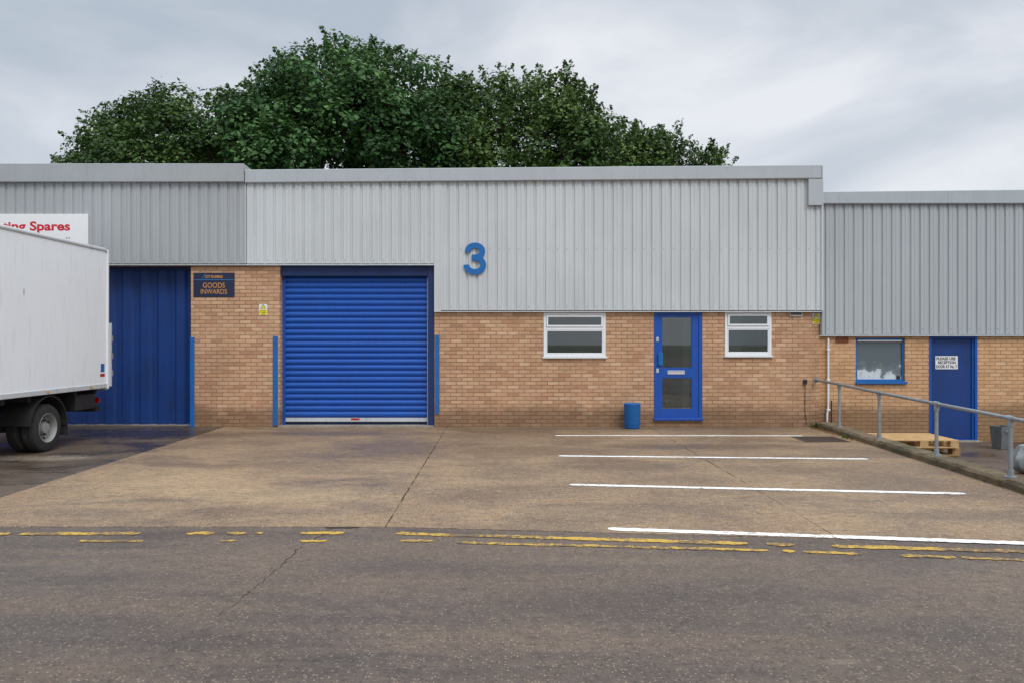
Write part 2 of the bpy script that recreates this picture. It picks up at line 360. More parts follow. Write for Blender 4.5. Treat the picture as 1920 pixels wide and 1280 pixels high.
def strip(mb, a, b, w, z=.004, rag=.006, step=.06):
    a = Vector(a); b = Vector(b); L = (b-a).length; n = max(2, int(L/step)); d = (b-a)/L; q = Vector((-d.y, d.x)); vs = []
    for i in range(n+1):
        c = a+(b-a)*i/n; e = 1 if 0 < i < n else .5
        vs += [tuple(c+q*(w/2*e+random.uniform(-rag, rag)))+(z,), tuple(c-q*(w/2*e+random.uniform(-rag, rag)))+(z,)]
    mb.add(vs, [(2*i, 2*i+1, 2*i+3, 2*i+2) for i in range(n)])
for (p0, p1, w, lb) in (((1040, 816), (1505, 816.5), .10, 'shortest white parking line, closest to the brick wall'),
                    ((1048, 854), (1628, 860), .10, 'second white parking line out from the brick wall'),
                    ((1068, 908), (1810, 925), .105, 'third white parking line out from the brick wall'),
                    ((1140, 991), (2100, 1024), .105, 'longest white parking line beside the yellow lines')):
    mb = MB(); strip(mb, G(*p0), G(*p1), w, rag=.01, step=.045)
    c = G(*p0); tag(mb.build('parking_line', M['line_w'], origin=(c[0], c[1], 0)), lb, 'road marking', 'white parking bay lines')
def ya(x): return np.interp(x, [-300, 0, 640, 745, 1400, 1920, 2200], [1001, 1000, 998, 999, 1018, 1033, 1041])
def yb(x): return np.interp(x, [-300, 0, 810, 860, 1440, 1920, 2200], [1014, 1013.5, 1013, 1016, 1031, 1049, 1059])
A = [(-200, 18), (38, 262), (350, 402), (425, 462), (480, 492), (563, 645), (742, 1060), (1060, 1402), (1438, 1490), (1560, 1780), (1780, 2150)]
B = [(148, 212), (214, 268), (414, 442), (562, 612), (750, 812), (857, 1150), (1150, 1440), (1468, 1490), (1506, 1616), (1688, 1792), (1804, 2150)]
for S_, fy, w, lb in ((A, ya, .09, 'worn broken yellow road line, the one nearer the building'), (B, yb, .065, 'worn broken yellow road line, the one nearer the camera')):
    c = G(960, fy(960)); e = empty('yellow_line', (0, c[1], 0), lb, 'road marking', 'double yellow lines')
    for a, b in S_:
        mb = MB(); strip(mb, G(a, fy(a)), G(b, fy(b)), w, .002, .013, .045); mb.build('painted_stretch', M['line_y'], e)
mb = MB(); pts = [(625, 988), (600, 1003), (566, 1022), (540, 1048), (510, 1072), (486, 1092), (462, 1112), (430, 1138), (400, 1162)]
P3 = []
for i in range(len(pts)-1):
    for k in range(6):
        t_ = k/6; q = G(pts[i][0]*(1-t_)+pts[i+1][0]*t_, pts[i][1]*(1-t_)+pts[i+1][1]*t_); P3.append((q[0]+random.uniform(-.02, .02), q[1]+random.uniform(-.015, .015)))
vs = []
for i, q in enumerate(P3):
    w = .0045*random.uniform(.2, 1.3)*(1-.7*i/len(P3)); vs += [(q[0]-w, q[1], .001), (q[0]+w, q[1], .001)]
mb.add(vs, [(2*i, 2*i+1, 2*i+3, 2*i+2) for i in range(len(P3)-1)])
tag(mb.build('road_crack', M['joint']), kind='structure')
mb = MB(); q0 = G(642, 988); vs = []
for k in range(24):
    a = 2*math.pi*k/24; r = 1+random.uniform(-.3, .3); vs.append((q0[0]+.15*r*math.cos(a), q0[1]+.03*r*math.sin(a), .0015))
mb.add(vs, [tuple(range(24))]); tag(mb.build('pothole', M['joint']), kind='structure')
a = G(1512, 828); b = G(1585, 818)
dc = empty('drain_cover', ((a[0]+b[0])/2, (a[1]+b[1])/2, 0), 'rusty rectangular drain cover set in the concrete at the end of the shortest parking line', 'drain cover')
x0, x1, y0, y1 = a[0], a[0]+.75, a[1], b[1]
mb = MB(); mb.box(x0, x1, y0, y0+.04, -.01, .006).box(x0, x1, y1-.04, y1, -.01, .006).box(x0, x0+.04, y0+.04, y1-.04, -.01, .006).box(x1-.04, x1, y0+.04, y1-.04, -.01, .006); mb.build('rim', M['iron'], dc)
mb = MB(); mb.box(x0+.045, x1-.045, y0+.045, y1-.045, -.012, .003)
for i in range(10):
    for j in range(7):
        cx_, cy_ = x0+.1+i*(x1-x0-.2)/9, y0+.09+j*(y1-y0-.18)/6; mb.box(cx_-.018, cx_+.018, cy_-.008, cy_+.008, .003, .007)
mb.build('lid', M['iron'], dc)

# ------------------------------------------------------------------ building helpers
def wall(mb, x0, x1, z0, z1, y, holes, depth=.12):
    xs = sorted({x0, x1, *[h[0] for h in holes], *[h[1] for h in holes]}); zs = sorted({z0, z1, *[h[2] for h in holes], *[h[3] for h in holes]})
    for i in range(len(xs)-1):
        for j in range(len(zs)-1):
            cx_, cz_ = (xs[i]+xs[i+1])/2, (zs[j]+zs[j+1])/2
            if any(h[0] < cx_ < h[1] and h[2] < cz_ < h[3] for h in holes): continue
            mb.quad((xs[i], y, zs[j]), (xs[i+1], y, zs[j]), (xs[i+1], y, zs[j+1]), (xs[i], y, zs[j+1]))
    for h in holes:
        dp = h[4] if len(h) > 4 else depth; a, b, c, d = h[:4]; Y = y+dp
        mb.quad((a, y, c), (a, y, d), (a, Y, d), (a, Y, c)); mb.quad((b, y, c), (b, Y, c), (b, Y, d), (b, y, d))
        mb.quad((a, y, d), (b, y, d), (b, Y, d), (a, Y, d))
        if c > z0+.01: mb.quad((a, y, c), (a, Y, c), (b, Y, c), (b, y, c))
PITCH = .19
def corrugate(x0, x1, z0, z1, y, pitch=PITCH, depth=.026, crown=.128, slope=.013, phase=0, screws=()):
    mb = MB(); pts = []; x = x0-phase
    cm = slope+crown/2
    while x < x1:
        for (dx, dy) in ((0, 0), (slope, -depth), (cm-.009, -depth), (cm-.003, -depth+.006), (cm+.003, -depth+.006), (cm+.009, -depth), (slope+crown, -depth), (2*slope+crown, 0)):
            pts.append((x+dx, y+dy))
        x += pitch
    P_ = [q for q in pts if x0 <= q[0] <= x1]
    P_ = [(x0, P_[0][1])]+P_+[(x1, P_[-1][1])]
    for i in range(len(P_)-1):
        a, b = P_[i], P_[i+1]
        if b[0]-a[0] < 1e-5: continue
        mb.quad((a[0], a[1], z0), (b[0], b[1], z0), (b[0], b[1], z1), (a[0], a[1], z1))
    x = x0-phase+slope+crown/4
    while x < x1-.05:
        if x > x0+.05:
            for zz in screws:
                vs = [(x+.009*math.cos(k*math.pi/3), y-depth-.001, zz+.009*math.sin(k*math.pi/3)) for k in range(6)]
                vs += [(a_, b_-.006, c_) for a_, b_, c_ in vs]
                mb.add(vs, [tuple(range(6, 12))]+[(k, (k+1) % 6, 6+(k+1) % 6, 6+k) for k in range(6)], 1)
        x += pitch
    return mb
def coping(x0, x1, zb0, zb1, zt0, zt1, yf, yb_, name, mat, parent, seams=3):
    n = seams
    mb = MB()
    for i in range(n):
        a, b = i/n, (i+1)/n; L = lambda p, q, t_: p+(q-p)*t_
        xa, xb = L(x0, x1, a)+.002, L(x0, x1, b)-.002
        vs = []
        for xx, tt in ((xa, a), (xb, b)):
            zb_, zt_ = L(zb0, zb1, tt), L(zt0, zt1, tt)
            vs += [(xx, yf, zb_), (xx, yf-.008, zb_+.012), (xx, yf-.008, zt_-.008), (xx, yf, zt_), (xx, yb_, zt_-.03), (xx, yb_, zb_)]
        mb.add(vs, [(0, 1, 7, 6), (1, 2, 8, 7), (2, 3, 9, 8), (3, 4, 10, 9), (4, 5, 11, 10), (5, 0, 6, 11), (0, 5, 4, 3, 2, 1), (6, 7, 8, 9, 10, 11)])
        if i < n-1: mb.box(xb-.03, xb+.034, yf-.011, yf-.0085, L(zb0, zb1, b)+.012, L(zt0, zt1, b)-.01)
    mb.build(name, mat, parent)

YC = 14.575
# ------------------------------------------------------------------ main unit
un = empty('industrial_unit', (0, 14.6, 0), 'brick and light grey clad unit with blue roller shutter and white windows, numeral above', 'industrial building')
xs0, xs1 = FX(525), FX(814.5); zs1 = FZ(498)
w1 = (FX(1019), FX(1136), FZ(671), FZ(586)); w2 = (FX(1359), FX(1447), FZ(669), 2.272)
dr = (FX(1226), FX(1317), FZ(787), 2.27)
xr = FX(1522); xe = FX(1541)
mb = MB(); wall(mb, FX(358), xr, -.06, 4.75, 14.6, [(xs0, xs1, -.06, zs1, .35), w1+(.1,), w2+(.1,), (dr[0], dr[1], dr[2], dr[3], .1)])
mb.quad((xr, 14.6, -.06), (xr, 14.68, -.06), (xr, 14.68, 4.75), (xr, 14.6, 4.75))
mb.quad((xr, 14.68, -.4), (xe-.02, 14.68, -.4), (xe-.02, 14.68, 4.75), (xr, 14.68, 4.75))
mb.quad((xe-.02, 14.68, -.5), (xe-.02, 24, -.5), (xe-.02, 24, 4.75), (xe-.02, 14.68, 4.75))
mb.quad((FX(358), 14.6, -.06), (FX(358), 14.6, 4.75), (FX(358), 15.1, 4.75), (FX(358), 15.1, -.06))
mb.quad((FX(463), 24, -.5), (xe, 24, -.5), (xe, 24, 4.75), (FX(463), 24, 4.75))
mb.build('wall', M['brick'], un)
mb = MB(); mb.box(FX(463), xe-.03, 14.7, 24, 4.55, 4.7); mb.build('roof', M['roof'], un)
xc0, xcm = FX(463), FX(822)
corrugate(xc0+.003, xcm-.08, FZ(495), 4.85, YC, screws=(3.27, 4.68)).build('cladding', [M['clad'], M['galv']], un)
corrugate(xcm+.055, xe-.01, FZ(582), 4.88, YC, phase=(xcm+.055-xc0) % PITCH, screws=(2.36, 3.5, 4.74)).build('cladding', [M['clad'], M['galv']], un)
mb = MB(); mb.box(xcm-.079, xcm+.054, YC-.034, YC+.02, FZ(584), 4.85); mb.build('corner_trim', M['clad'], un, bevel=.004)
mb = MB(); mb.box(xe-.035, xe, YC-.05, YC+.03, FZ(583), 4.8); mb.build('corner_trim', M['clad'], un)
mb = MB(); mb.prism([(YC-.055, FZ(585)-.004), (YC-.05, FZ(584)), (YC+.02, FZ(584)-.002), (YC+.02, FZ(585)-.006)], xcm-.078, xe-.037, 'x'); mb.build('drip_trim', M['coping'], un)
mb = MB(); mb.prism([(YC-.055, FZ(498)-.004), (YC-.05, FZ(497)), (YC+.02, FZ(495)-.002), (YC+.02, FZ(498)-.006)], xc0, xcm-.082, 'x')
mb.build('drip_trim', M['coping'], un)
coping(xc0, FX(1536), FZ(345), FZ(337), FZ(321), FZ(312), 14.49, 14.95, 'coping', M['coping'], un, 4)
mb = MB(); mb.box(FX(1512), FX(1537), 14.485, 14.53, FZ(387), FZ(338)); mb.box(FX(1537)-.004, FX(1537)+.02, 14.487, 14.95, FZ(387), FZ(313)); mb.build('coping_return', M['coping'], un, bevel=.004)
mb = MB(); mb.quad((xe+.001, YC, 1.8), (xe+.001, 24, 1.8), (xe+.001, 24, 4.85), (xe+.001, YC, 4.85)); mb.build('side_cladding', M['clad'], un)

def room(b, parent, depth, zf, objs=()):
    x0, x1, z0, z1 = b; y0 = 14.703; X0, X1, Z1 = x0-.8, x1+.8, z1+.3
    mb = MB()
    mb.quad((X0, y0, zf), (X0, y0+depth, zf), (X0, y0+depth, Z1), (X0, y0, Z1)); mb.quad((X1, y0, zf), (X1, y0, Z1), (X1, y0+depth, Z1), (X1, y0+depth, zf))
    mb.quad((X0, y0+depth, zf), (X1, y0+depth, zf), (X1, y0+depth, Z1), (X0, y0+depth, Z1)); mb.quad((X0, y0, Z1), (X0, y0+depth, Z1), (X1, y0+depth, Z1), (X1, y0, Z1))
    mb.quad((X0, y0, zf), (X1, y0, zf), (X1, y0+depth, zf), (X0, y0+depth, zf), 1)
    mb.quad((X0, y0, zf), (x0, y0, zf), (x0, y0, Z1), (X0, y0, Z1)); mb.quad((x1, y0, zf), (X1, y0, zf), (X1, y0, Z1), (x1, y0, Z1)); mb.quad((x0, y0, z1), (x1, y0, z1), (x1, y0, Z1), (x0, y0, Z1))
    if z0 > zf+.1: mb.quad((x0, y0, zf), (x1, y0, zf), (x1, y0, z0), (x0, y0, z0))
    mb.build('interior', [M['room'], M['room_dark']], parent)
    for (a, b_, c, d, e, f_) in objs:
        mb = MB(); mb.box(a, b_, c, d, e, f_); mb.build('inner_partition', M['room_dark'], parent)
room(w1, un, 2.2, .02, [(w1[0]+.1, w1[0]+1.0, 15.6, 16.2, .02, 1.62)]); room(w2, un, 1.6, .02); room(dr, un, 2.6, .02, [(dr[0]+.45, dr[0]+.5, 15.6, 17.2, .02, 2.5)])
def window(b, parent):
    x0, x1, z0, z1 = b; y = 14.6
    zt = z1-(z1-z0)*.345
    mb = MB(); mb.frame(x0+.003, x1-.003, z0+.03, z1-.003, .05, y-.006, y+.07)
    mb.box(x0+.053, x1-.053, y-.006, y+.07, zt-.035, zt+.02)
    mb.frame(x0+.058, x1-.058, zt+.024, z1-.056, .035, y-.022, y+.05)
    mb.frame(x0+.054, x1-.054, z0+.081, zt-.036, .022, y-.002, y+.06)
    wf = mb.build('window', M['white'], parent, bevel=.004)
    mb = MB(); mb.box(x0+.09, x1-.09, y+.012, y+.02, zt+.056, z1-.088); mb.build('pane', M['glass'], wf)
    mb = MB(); mb.box(x0+.073, x1-.073, y+.022, y+.03, z0+.1, zt-.055); mb.build('pane', M['glass'], wf)
    mb = MB(); mb.prism([(y-.05, z0), (y-.05, z0+.02), (y+.06, z0+.029), (y+.06, z0)], x0-.02, x1+.02, 'x'); mb.build('sill', M['white'], wf, bevel=.003)
    mb = MB(); mb.box((x0+x1)/2-.09, (x0+x1)/2+.09, y-.03, y-.0225, z1-.055-.012, z1-.055+.006); mb.build('trickle_vent', M['white'], wf)
window(w1, un); window(w2, un)
y = 14.6; x0, x1, z0, z1 = dr
mb = MB(); mb.frame(x0+.004, x1-.004, z0+.05, z1-.004, .065, y-.004, y+.09, wb=.02)
door = mb.build('door', M['blue'], un, bevel=.003)
mb = MB(); mb.box(x0-.01, x1+.01, y-.06, y+.1, z0, z0+.048); mb.build('threshold', M['blue'], door, bevel=.005)
lx0, lx1, lz0, lz1 = x0+.072, x1-.072, z0+.075, z1-.074
gx0, gx1 = FX(1241), FX(1298); gu = (FZ(690), FZ(594)); gl = (FZ(767), FZ(707))
mb = MB()
Y0, Y1 = y+.012, y+.062
mb.box(lx0, gx0, Y0, Y1, lz0, lz1); mb.box(gx1, lx1, Y0, Y1, lz0, lz1)
mb.box(gx0, gx1, Y0, Y1, gu[1], lz1); mb.box(gx0, gx1, Y0, Y1, gl[1], gu[0]); mb.box(gx0, gx1, Y0, Y1, lz0, gl[0])
for (a, b) in (gu, gl): mb.frame(gx0, gx1, a, b, .014, Y0+.006, Y1-.004)
mb.build('door_leaf', M['blue'], door)
for (a, b) in (gu, gl):
    mb = MB(); mb.box(gx0+.014, gx1-.014, Y0+.018, Y0+.026, a+.014, b-.014); mb.build('pane', M['glass'], door)
mb = MB(); cx_ = FX(1268); mb.frame(cx_-.17, cx_+.17, FZ(701), FZ(694), .014, Y0-.014, Y0+.002); mb.box(cx_-.155, cx_+.155, Y0-.01, Y0+.001, FZ(701)+.015, FZ(694)-.015); mb.build('letter_plate', M['silver'], door, bevel=.002)
mb = MB(); mb.box(FX(1233), FX(1243), Y0-.03, Y0-.001, FZ(684), FZ(660)); mb.tube([(FX(1235), Y0-.03, FZ(664)), (FX(1235), Y0-.07, FZ(664)), (FX(1235), Y0-.07, FZ(682)), (FX(1235), Y0-.03, FZ(682))], .012, 8); mb.build('handle', M['blue_lite'], door, bevel=.003)
for py in (636, 694):
    mb = MB(); mb.box(FX(1230.5), FX(1235), y-.009, y-.0045, FZ(py+4), FZ(py-4)); mb.tube([(FX(1232.7), y-.009, FZ(py)), (FX(1232.7), y-.018, FZ(py))], .012, 12); mb.build('lock', M['silver'], door)

ys_ = 14.78
mb = MB(); zb, zt = FZ(782, 14.78), FZ(518)
npt = 24; pitch = (zt-zb)/npt; prof = []
for i in range(npt):
    zz = zb+i*pitch
    for t_, dy in ((0, .014), (.12, .014), (.16, 0), (.24, -.010), (.4, -.019), (.6, -.023), (.8, -.017), (.93, -.005), (.985, .012)):
        prof.append((ys_+dy, zz+t_*pitch))
prof.append((ys_+.012, zt))
xa, xb = xs0+.05, FX(802, 14.75)
for i in range(len(prof)-1):
    a, b = prof[i], prof[i+1]; mb.quad((xa, a[0], a[1]), (xb, a[0], a[1]), (xb, b[0], b[1]), (xa, b[0], b[1]))
sh = mb.build('roller_shutter', M['shutter'], un)
mb = MB(); mb.box(xs0+.003, xa+.012, ys_-.035, ys_-.0, 0.0, zs1-.15); mb.build('guide_rail', M['blue'], sh)
mb = MB(); mb.box(xb-.01, xb+.016, ys_-.045, ys_-.0, 0.02, zs1-.22); mb.build('guide_rail', M['alu'], sh)
mb = MB(); mb.box(xb+.018, xs1-.002, 14.625, ys_+.02, 0.0, zs1-.004); mb.build('side_post', M['blue_dark'], sh, bevel=.004)
mb = MB(); mb.prism([(14.64, zs1-.006), (14.64, zs1-.2), (14.66, zs1-.215), (14.9, zs1-.215), (14.9, zs1-.006)], xs0+.004, xb+.016, 'x'); mb.build('housing', M['blue_dark'], sh, bevel=.006)
mb = MB(); mb.box(xa, xb-.012, ys_-.02, ys_+.02, FZ(790, ys_), zb-.004); mb.box(xa, xb-.012, ys_-.035, ys_-.021, FZ(789, ys_), FZ(787, ys_)); mb.build('bottom_bar', M['alu'], sh, bevel=.003)
mb = MB(); mb.box(FX(655), FX(671), ys_-.026, ys_-.0215, FZ(786.6, ys_), FZ(783.2, ys_)); mb.build('sticker', M['lamp_red'], sh)
mb = MB(); mb.box(xa, xb, ys_+.03, ys_+.04, 0, zs1); mb.build('backing', M['blue_dark'], sh)
mb = MB(); mb.box(xs0-.03, xs1-.01, 14.53, 14.99, -.01, .028); mb.build('threshold', M['stepc'], un, bevel=.008)
mb = MB(); a, b = FX(1480), FX(1503); mb.frame(a, b, FZ(593), FZ(583.5), .012, 14.56, 14.599)
for k in range(5):
    zz = FZ(593)+.014+k*.014; mb.prism([(14.565, zz), (14.595, zz+.011), (14.597, zz+.011), (14.567, zz)], a+.012, b-.012, 'x')
mb.build('vent', M['alu'], un)

# ------------------------------------------------------------------ left unit
lu = empty('industrial_unit', (-12, 14.6, 0), 'darker grey clad unit at the left with wide blue folding door behind the truck', 'industrial building')
xl = FX(358)
mb = MB(); wall(mb, -20, xl-.002, -.06, 4.75, 14.6, [(-10.4, xl-.002, -.06, FZ(498), .4)])
mb.quad((-20, 14.6, -.5), (-20, 24, -.5), (-20, 24, 4.75), (-20, 14.6, 4.75)); mb.quad((-20, 24, -.5), (xl, 24, -.5), (xl, 24, 4.75), (-20, 24, 4.75))
mb.build('wall', M['brick'], lu)
mb = MB(); mb.box(-20, FX(463)-.01, 14.7, 24, 4.6, 4.78); mb.build('roof', M['roof'], lu)
corrugate(-20, FX(463)-.012, FZ(495), 4.85, YC-.006, screws=(3.27, 4.68)).build('cladding', [M['clad_l'], M['galv']], lu)
mb = MB(); mb.box(FX(463)-.011, FX(463)+.001, YC-.05, YC+.02, FZ(495), FZ(345)); mb.build('seam_trim', M['clad'], lu)
mb = MB(); mb.prism([(YC-.055, FZ(498)-.004), (YC-.05, FZ(497)), (YC+.02, FZ(495)-.002), (YC+.02, FZ(498)-.006)], -20, FX(463)-.002, 'x'); mb.build('drip_trim', M['coping_l'], lu)
coping(-20, FX(462), FZ(345), FZ(344), FZ(309), FZ(310), 14.47, 14.95, 'coping', M['coping_l'], lu, 5)
mb = MB(); x = -10.4; pts = []
while x < xl-.03:
    for dx, dy in ((0, 0), (.05, -.05), (.21, -.05), (.26, 0)):
        if x+dx < xl-.03: pts.append((x+dx, 14.93+dy))
    x += .36
pts.append((xl-.02, 14.93))
for i in range(len(pts)-1):
    a, b = pts[i], pts[i+1]; mb.quad((a[0], a[1], .02), (b[0], b[1], .02), (b[0], b[1], FZ(500)-.05), (a[0], a[1], FZ(500)-.05))
fd = mb.build('folding_door', M['blue_mid'], lu)
mb = MB(); mb.box(-10.4, xl-.003, 14.86, 14.99, FZ(500)-.06, FZ(498)-.004); mb.build('door_track', M['blue_dark'], fd)
mb = MB(); mb.box(-10.4, xl-.003, 14.86, 14.99, -.02, .019); mb.build('threshold', M['stepc'], fd)

# ------------------------------------------------------------------ right unit
ru = empty('industrial_unit', (10, 14.9, -.33), 'lower grey clad unit at the right with blue door and small blue framed window', 'industrial building')
x_l = xe-.015
rw = (RX(1605), RX(1697), RZ(718), RZ(633)); rd = (RX(1742), RX(1833), RZ(826), RZ(629))
mb = MB(); wall(mb, x_l, 22, -.4, 4.4, D2, [rw+(.14,), rd+(.14,)])
mb.quad((22, D2, -.5), (22, 24, -.5), (22, 24, 4.4), (22, D2, 4.4)); mb.quad((x_l, 24, -.5), (22, 24, -.5), (22, 24, 4.4), (x_l, 24, 4.4))
mb.build('wall', M['brick_r'], ru)
mb = MB(); mb.box(x_l, 22, 15, 24, 4.2, 4.35); mb.build('roof', M['roof'], ru)
yr = D2-.025
corrugate(x_l+.004, 22, RZ(627), 4.5, yr, screws=(RZ(617), RZ(393))).build('cladding', [M['clad_r'], M['galv']], ru)
mb = MB(); mb.prism([(yr-.055, RZ(630)), (yr-.05, RZ(628)), (yr+.02, RZ(627)-.002), (yr+.02, RZ(630)-.006)], x_l+.002, 22, 'x'); mb.build('drip_trim', M['coping_r'], ru)
coping(x_l+.002, 22, RZ(384), RZ(381)-.02, RZ(362), RZ(350)+.03, D2-.11, D2+.3, 'coping', M['coping_r'], ru, 6)
y = D2; x0, x1, z0, z1 = rw
mb = MB(); mb.frame(x0+.003, x1-.003, z0+.04, z1-.003, .04, y+.03, y+.1); wn = mb.build('window', M['blue_lite'], ru, bevel=.003)
mb = MB(); mb.box(x0+.043, x1-.043, y+.06, y+.068, z0+.08, z1-.043); mb.build('pane', M['glass_h'], wn)
mb = MB(); mb.box(x0-.01, x1+.03, y-.05, y+.1, z0-.01, z0+.038); mb.build('sill', M['blue_lite'], wn, bevel=.005)
mb = MB(); mb.box(x0+.05, x1-.05, y+.02, y+.055, z1-.075, z1-.045); mb.build('opener_rail', M['white'], wn, bevel=.003)
mb = MB(); mb.box(x1-.14, x1-.08, y+.03, y+.059, z0+.08, z0+.15); mb.build('catch', M['black'], wn)
x0, x1, z0, z1 = rd
mb = MB(); mb.frame(x0+.003, x1-.003, z0+.02, z1-.003, .05, y-.004, y+.13, wb=.012); dd = mb.build('door', M['blue'], ru, bevel=.004)
mb = MB(); mb.box(x0+.055, x1-.055, y+.06, y+.11, z0+.035, z1-.056); mb.build('door_leaf', M['blue_mid'], dd, bevel=.003)
mb = MB(); mb.box(x1-.085, x1-.056, y+.03, y+.059, z0+.035, z1-.056); mb.build('edge_strip', M['blue_lite'], dd)
mb = MB(); mb.box(x0-.05, x1+.05, y-.08, y+.13, -.34, z0+.018); mb.build('door_step', M['stepc'], dd, bevel=.01)
for zz in (.15, .75, 1.4):
    mb = MB(); mb.tube([(x1-.05, y+.02, zz), (x1-.05, y+.02, zz+.1)], .012, 8); mb.build('hinge', M['blue_lite'], dd)
mb = MB(); a, b = RX(1567), RX(1590); mb.frame(a, b, RZ(642), RZ(632), .012, y-.02, y-.001)
for k in range(5): mb.box(a+.012, b-.012, y-.012, y-.003, RZ(642)+.016+k*.017, RZ(642)+.024+k*.017)
mb.build('air_brick', M['terracotta'], ru)

# ------------------------------------------------------------------ signs and fittings
n3 = empty('numeral_sign', (FX(890), YC-.04, FZ(516)), 'large blue number 3 fixed on the light grey cladding', 'house number')
hh = FZ(456)-FZ(516); nx0 = FX(869); nz0 = FZ(516); sxn = (FX(912)-nx0)/.71
def stroke(arc, w, y0, y1, mb):
    n = len(arc); L_ = []; R_ = []
    for i in range(n):
        a = Vector(arc[max(0, i-1)]); b = Vector(arc[min(n-1, i+1)]); d = (b-a).normalized(); q = Vector((-d.y, d.x)); c = Vector(arc[i])
        L_.append(c+q*w/2); R_.append(c-q*w/2)
    cv = lambda p_, y_: (nx0+p_[0]*sxn, y_, nz0+p_[1]*hh)
    vs = []
    for i in range(n): vs += [cv(L_[i], y0), cv(R_[i], y0), cv(L_[i], y1), cv(R_[i], y1)]
    fs = []
    for i in range(n-1):
        a, b = 4*i, 4*i+4; fs += [(a, a+1, b+1, b), (a+2, b+2, b+3, a+3), (a, b, b+2, a+2), (a+1, a+3, b+3, b+1)]
    fs += [(0, 2, 3, 1), (4*n-4, 4*n-3, 4*n-1, 4*n-2)]; mb.add(vs, fs)
up = [(.365+.225*math.cos(math.radians(a)), .725+.185*math.sin(math.radians(a))) for a in range(188, -93, -8)]+[(.27, .5405)]
lo = [(.27, .516)]+[(.36+.262*math.cos(math.radians(a)), .302+.215*math.sin(math.radians(a))) for a in range(90, -190, -8)]
mb = MB(); stroke(up, .172, YC-.066, YC-.036, mb); stroke(lo, .172, YC-.064, YC-.0365, mb); mb.build('numeral', M['num_blue'], n3)

sg = empty('wall_sign', (FX(401), 14.6, FZ(557)), 'dark navy goods inwards sign with orange lettering on the brick pier', 'sign')
a, b, c, d = FX(363), FX(440), FZ(557), FZ(512)
mb = MB(); mb.box(a, b, 14.585, 14.598, c, d); mb.build('panel', M['navy'], sg, bevel=.003)
text('lettering', 'CITY PLUMBING', FX(385), FX(418), FZ(522), FZ(516.5), 14.5845, M['orange'], sg, .02, .001)
text('lettering', 'GOODS', FX(381), FX(422), FZ(540), FZ(530.5), 14.5845, M['orange'], sg, .0, .001)
text('lettering', 'INWARDS', FX(377), FX(426), FZ(551.5), FZ(542.5), 14.5845, M['orange'], sg, .0, .001)
mb = MB(); mb.box(a+.02, b-.02, 14.5835, 14.5845, FZ(525.3), FZ(524.6)); mb.build('rule', M['sky_blue'], sg)
mb = MB(); arc = [(FX(379)+i*.012, 14.584, FZ(523)+.09*math.sin(min(1, i/6)*1.35)) for i in range(8)]; mb.tube(arc, .005, 6); mb.build('emblem', M['sky_blue'], sg)

def warn(px0, px1, py0, py1, d, yw, label):
    x0, x1, z1, z0 = FX(px0, d), FX(px1, d), FZ(py0, d), FZ(py1, d)
    e = empty('warning_sign', ((x0+x1)/2, yw, z0), label, 'sign', 'small fragile roof warning signs')
    mb = MB(); mb.box(x0, x1, yw-.006, yw-.001, z0, z1); mb.build('panel', M['paper'], e)
    zm = z0+(z1-z0)*.52; cx_ = (x0+x1)/2; w = (x1-x0)
    mb = MB(); mb.box(x0+.006, x1-.006, yw-.0075, yw-.0062, z0+.006, zm); mb.build('yellow_field', M['yellow'], e)
    tri = lambda s_: [(cx_-w*.36*s_, zm+.016+(1-s_)*.026), (cx_+w*.36*s_, zm+.016+(1-s_)*.026), (cx_, zm+.016+w*.6*s_+(1-s_)*.026)]
    mb = MB(); mb.prism(tri(1), yw-.0075, yw-.0062, 'y'); mb.build('triangle_border', M['ink'], e)
    mb = MB(); mb.prism(tri(.72), yw-.0085, yw-.0076, 'y'); mb.build('triangle', M['yellow'], e)
    mb = MB(); mb.box(cx_-.004, cx_+.004, yw-.0095, yw-.0086, zm+.028, zm+.055); mb.build('symbol', M['ink'], e)
    h = (zm-z0)/3.3
    for i, s_ in enumerate(('Danger', 'Fragile', 'roof')):
        ww = .42*w if i < 2 else .26*w
        text('lettering', s_, cx_-ww, cx_+ww, zm-(i+1)*h+.0, zm-i*h-h*.3, yw-.0077, M['ink'], e, .02, .001)
warn(486, 501, 571, 591.5, D1, 14.598, 'small yellow and white warning sign on the brick pier left of the shutter')
warn(1523.5, 1538, 587, 607.5, 14.66, 14.676, 'small yellow and white warning sign at the right corner of the brick wall')

ns = empty('notice', ((RX(1778)), D2+.06, RZ(691)), 'white notice with black capitals on the blue door at the right', 'sign')
a, b, c, d = RX(1757), RX(1799), RZ(691.5), RZ(667)
mb = MB(); mb.box(a, b, D2+.054, D2+.0585, c, d); mb.build('panel', M['paper'], ns)
text('lettering', 'PLEASE USE', RX(1759), RX(1795), RZ(674.8), RZ(669), D2+.0535, M['ink'], ns, .03, .001)
text('lettering', 'RECEPTION', RX(1762), RX(1795), RZ(682), RZ(676.4), D2+.0535, M['ink'], ns, .03, .001)
text('lettering', 'DOOR AT No. 7', RX(1758.5), RX(1797.5), RZ(689.8), RZ(683.8), D2+.0535, M['ink'], ns, .03, .001)

bs = empty('shop_sign', (-10.5, 14.53, FZ(458)), 'white board with red lettering partly hidden behind the truck', 'sign')
mb = MB(); mb.box(-13.5, FX(170), 14.50, 14.532, FZ(470), FZ(403)); mb.build('panel', M['paper'], bs, bevel=.004)
text('lettering', 'Heating Spares', FX(-34), FX(137), FZ(439.5), FZ(417), 14.4985, M['red'], bs, .03, .001)
for k in range(2):
    mb = MB(); mb.box(FX(136-k*4.5)-.02, FX(136-k*4.5), 14.497, 14.4995, FZ(449), FZ(447)); mb.build('small_print', M['ink'], bs)

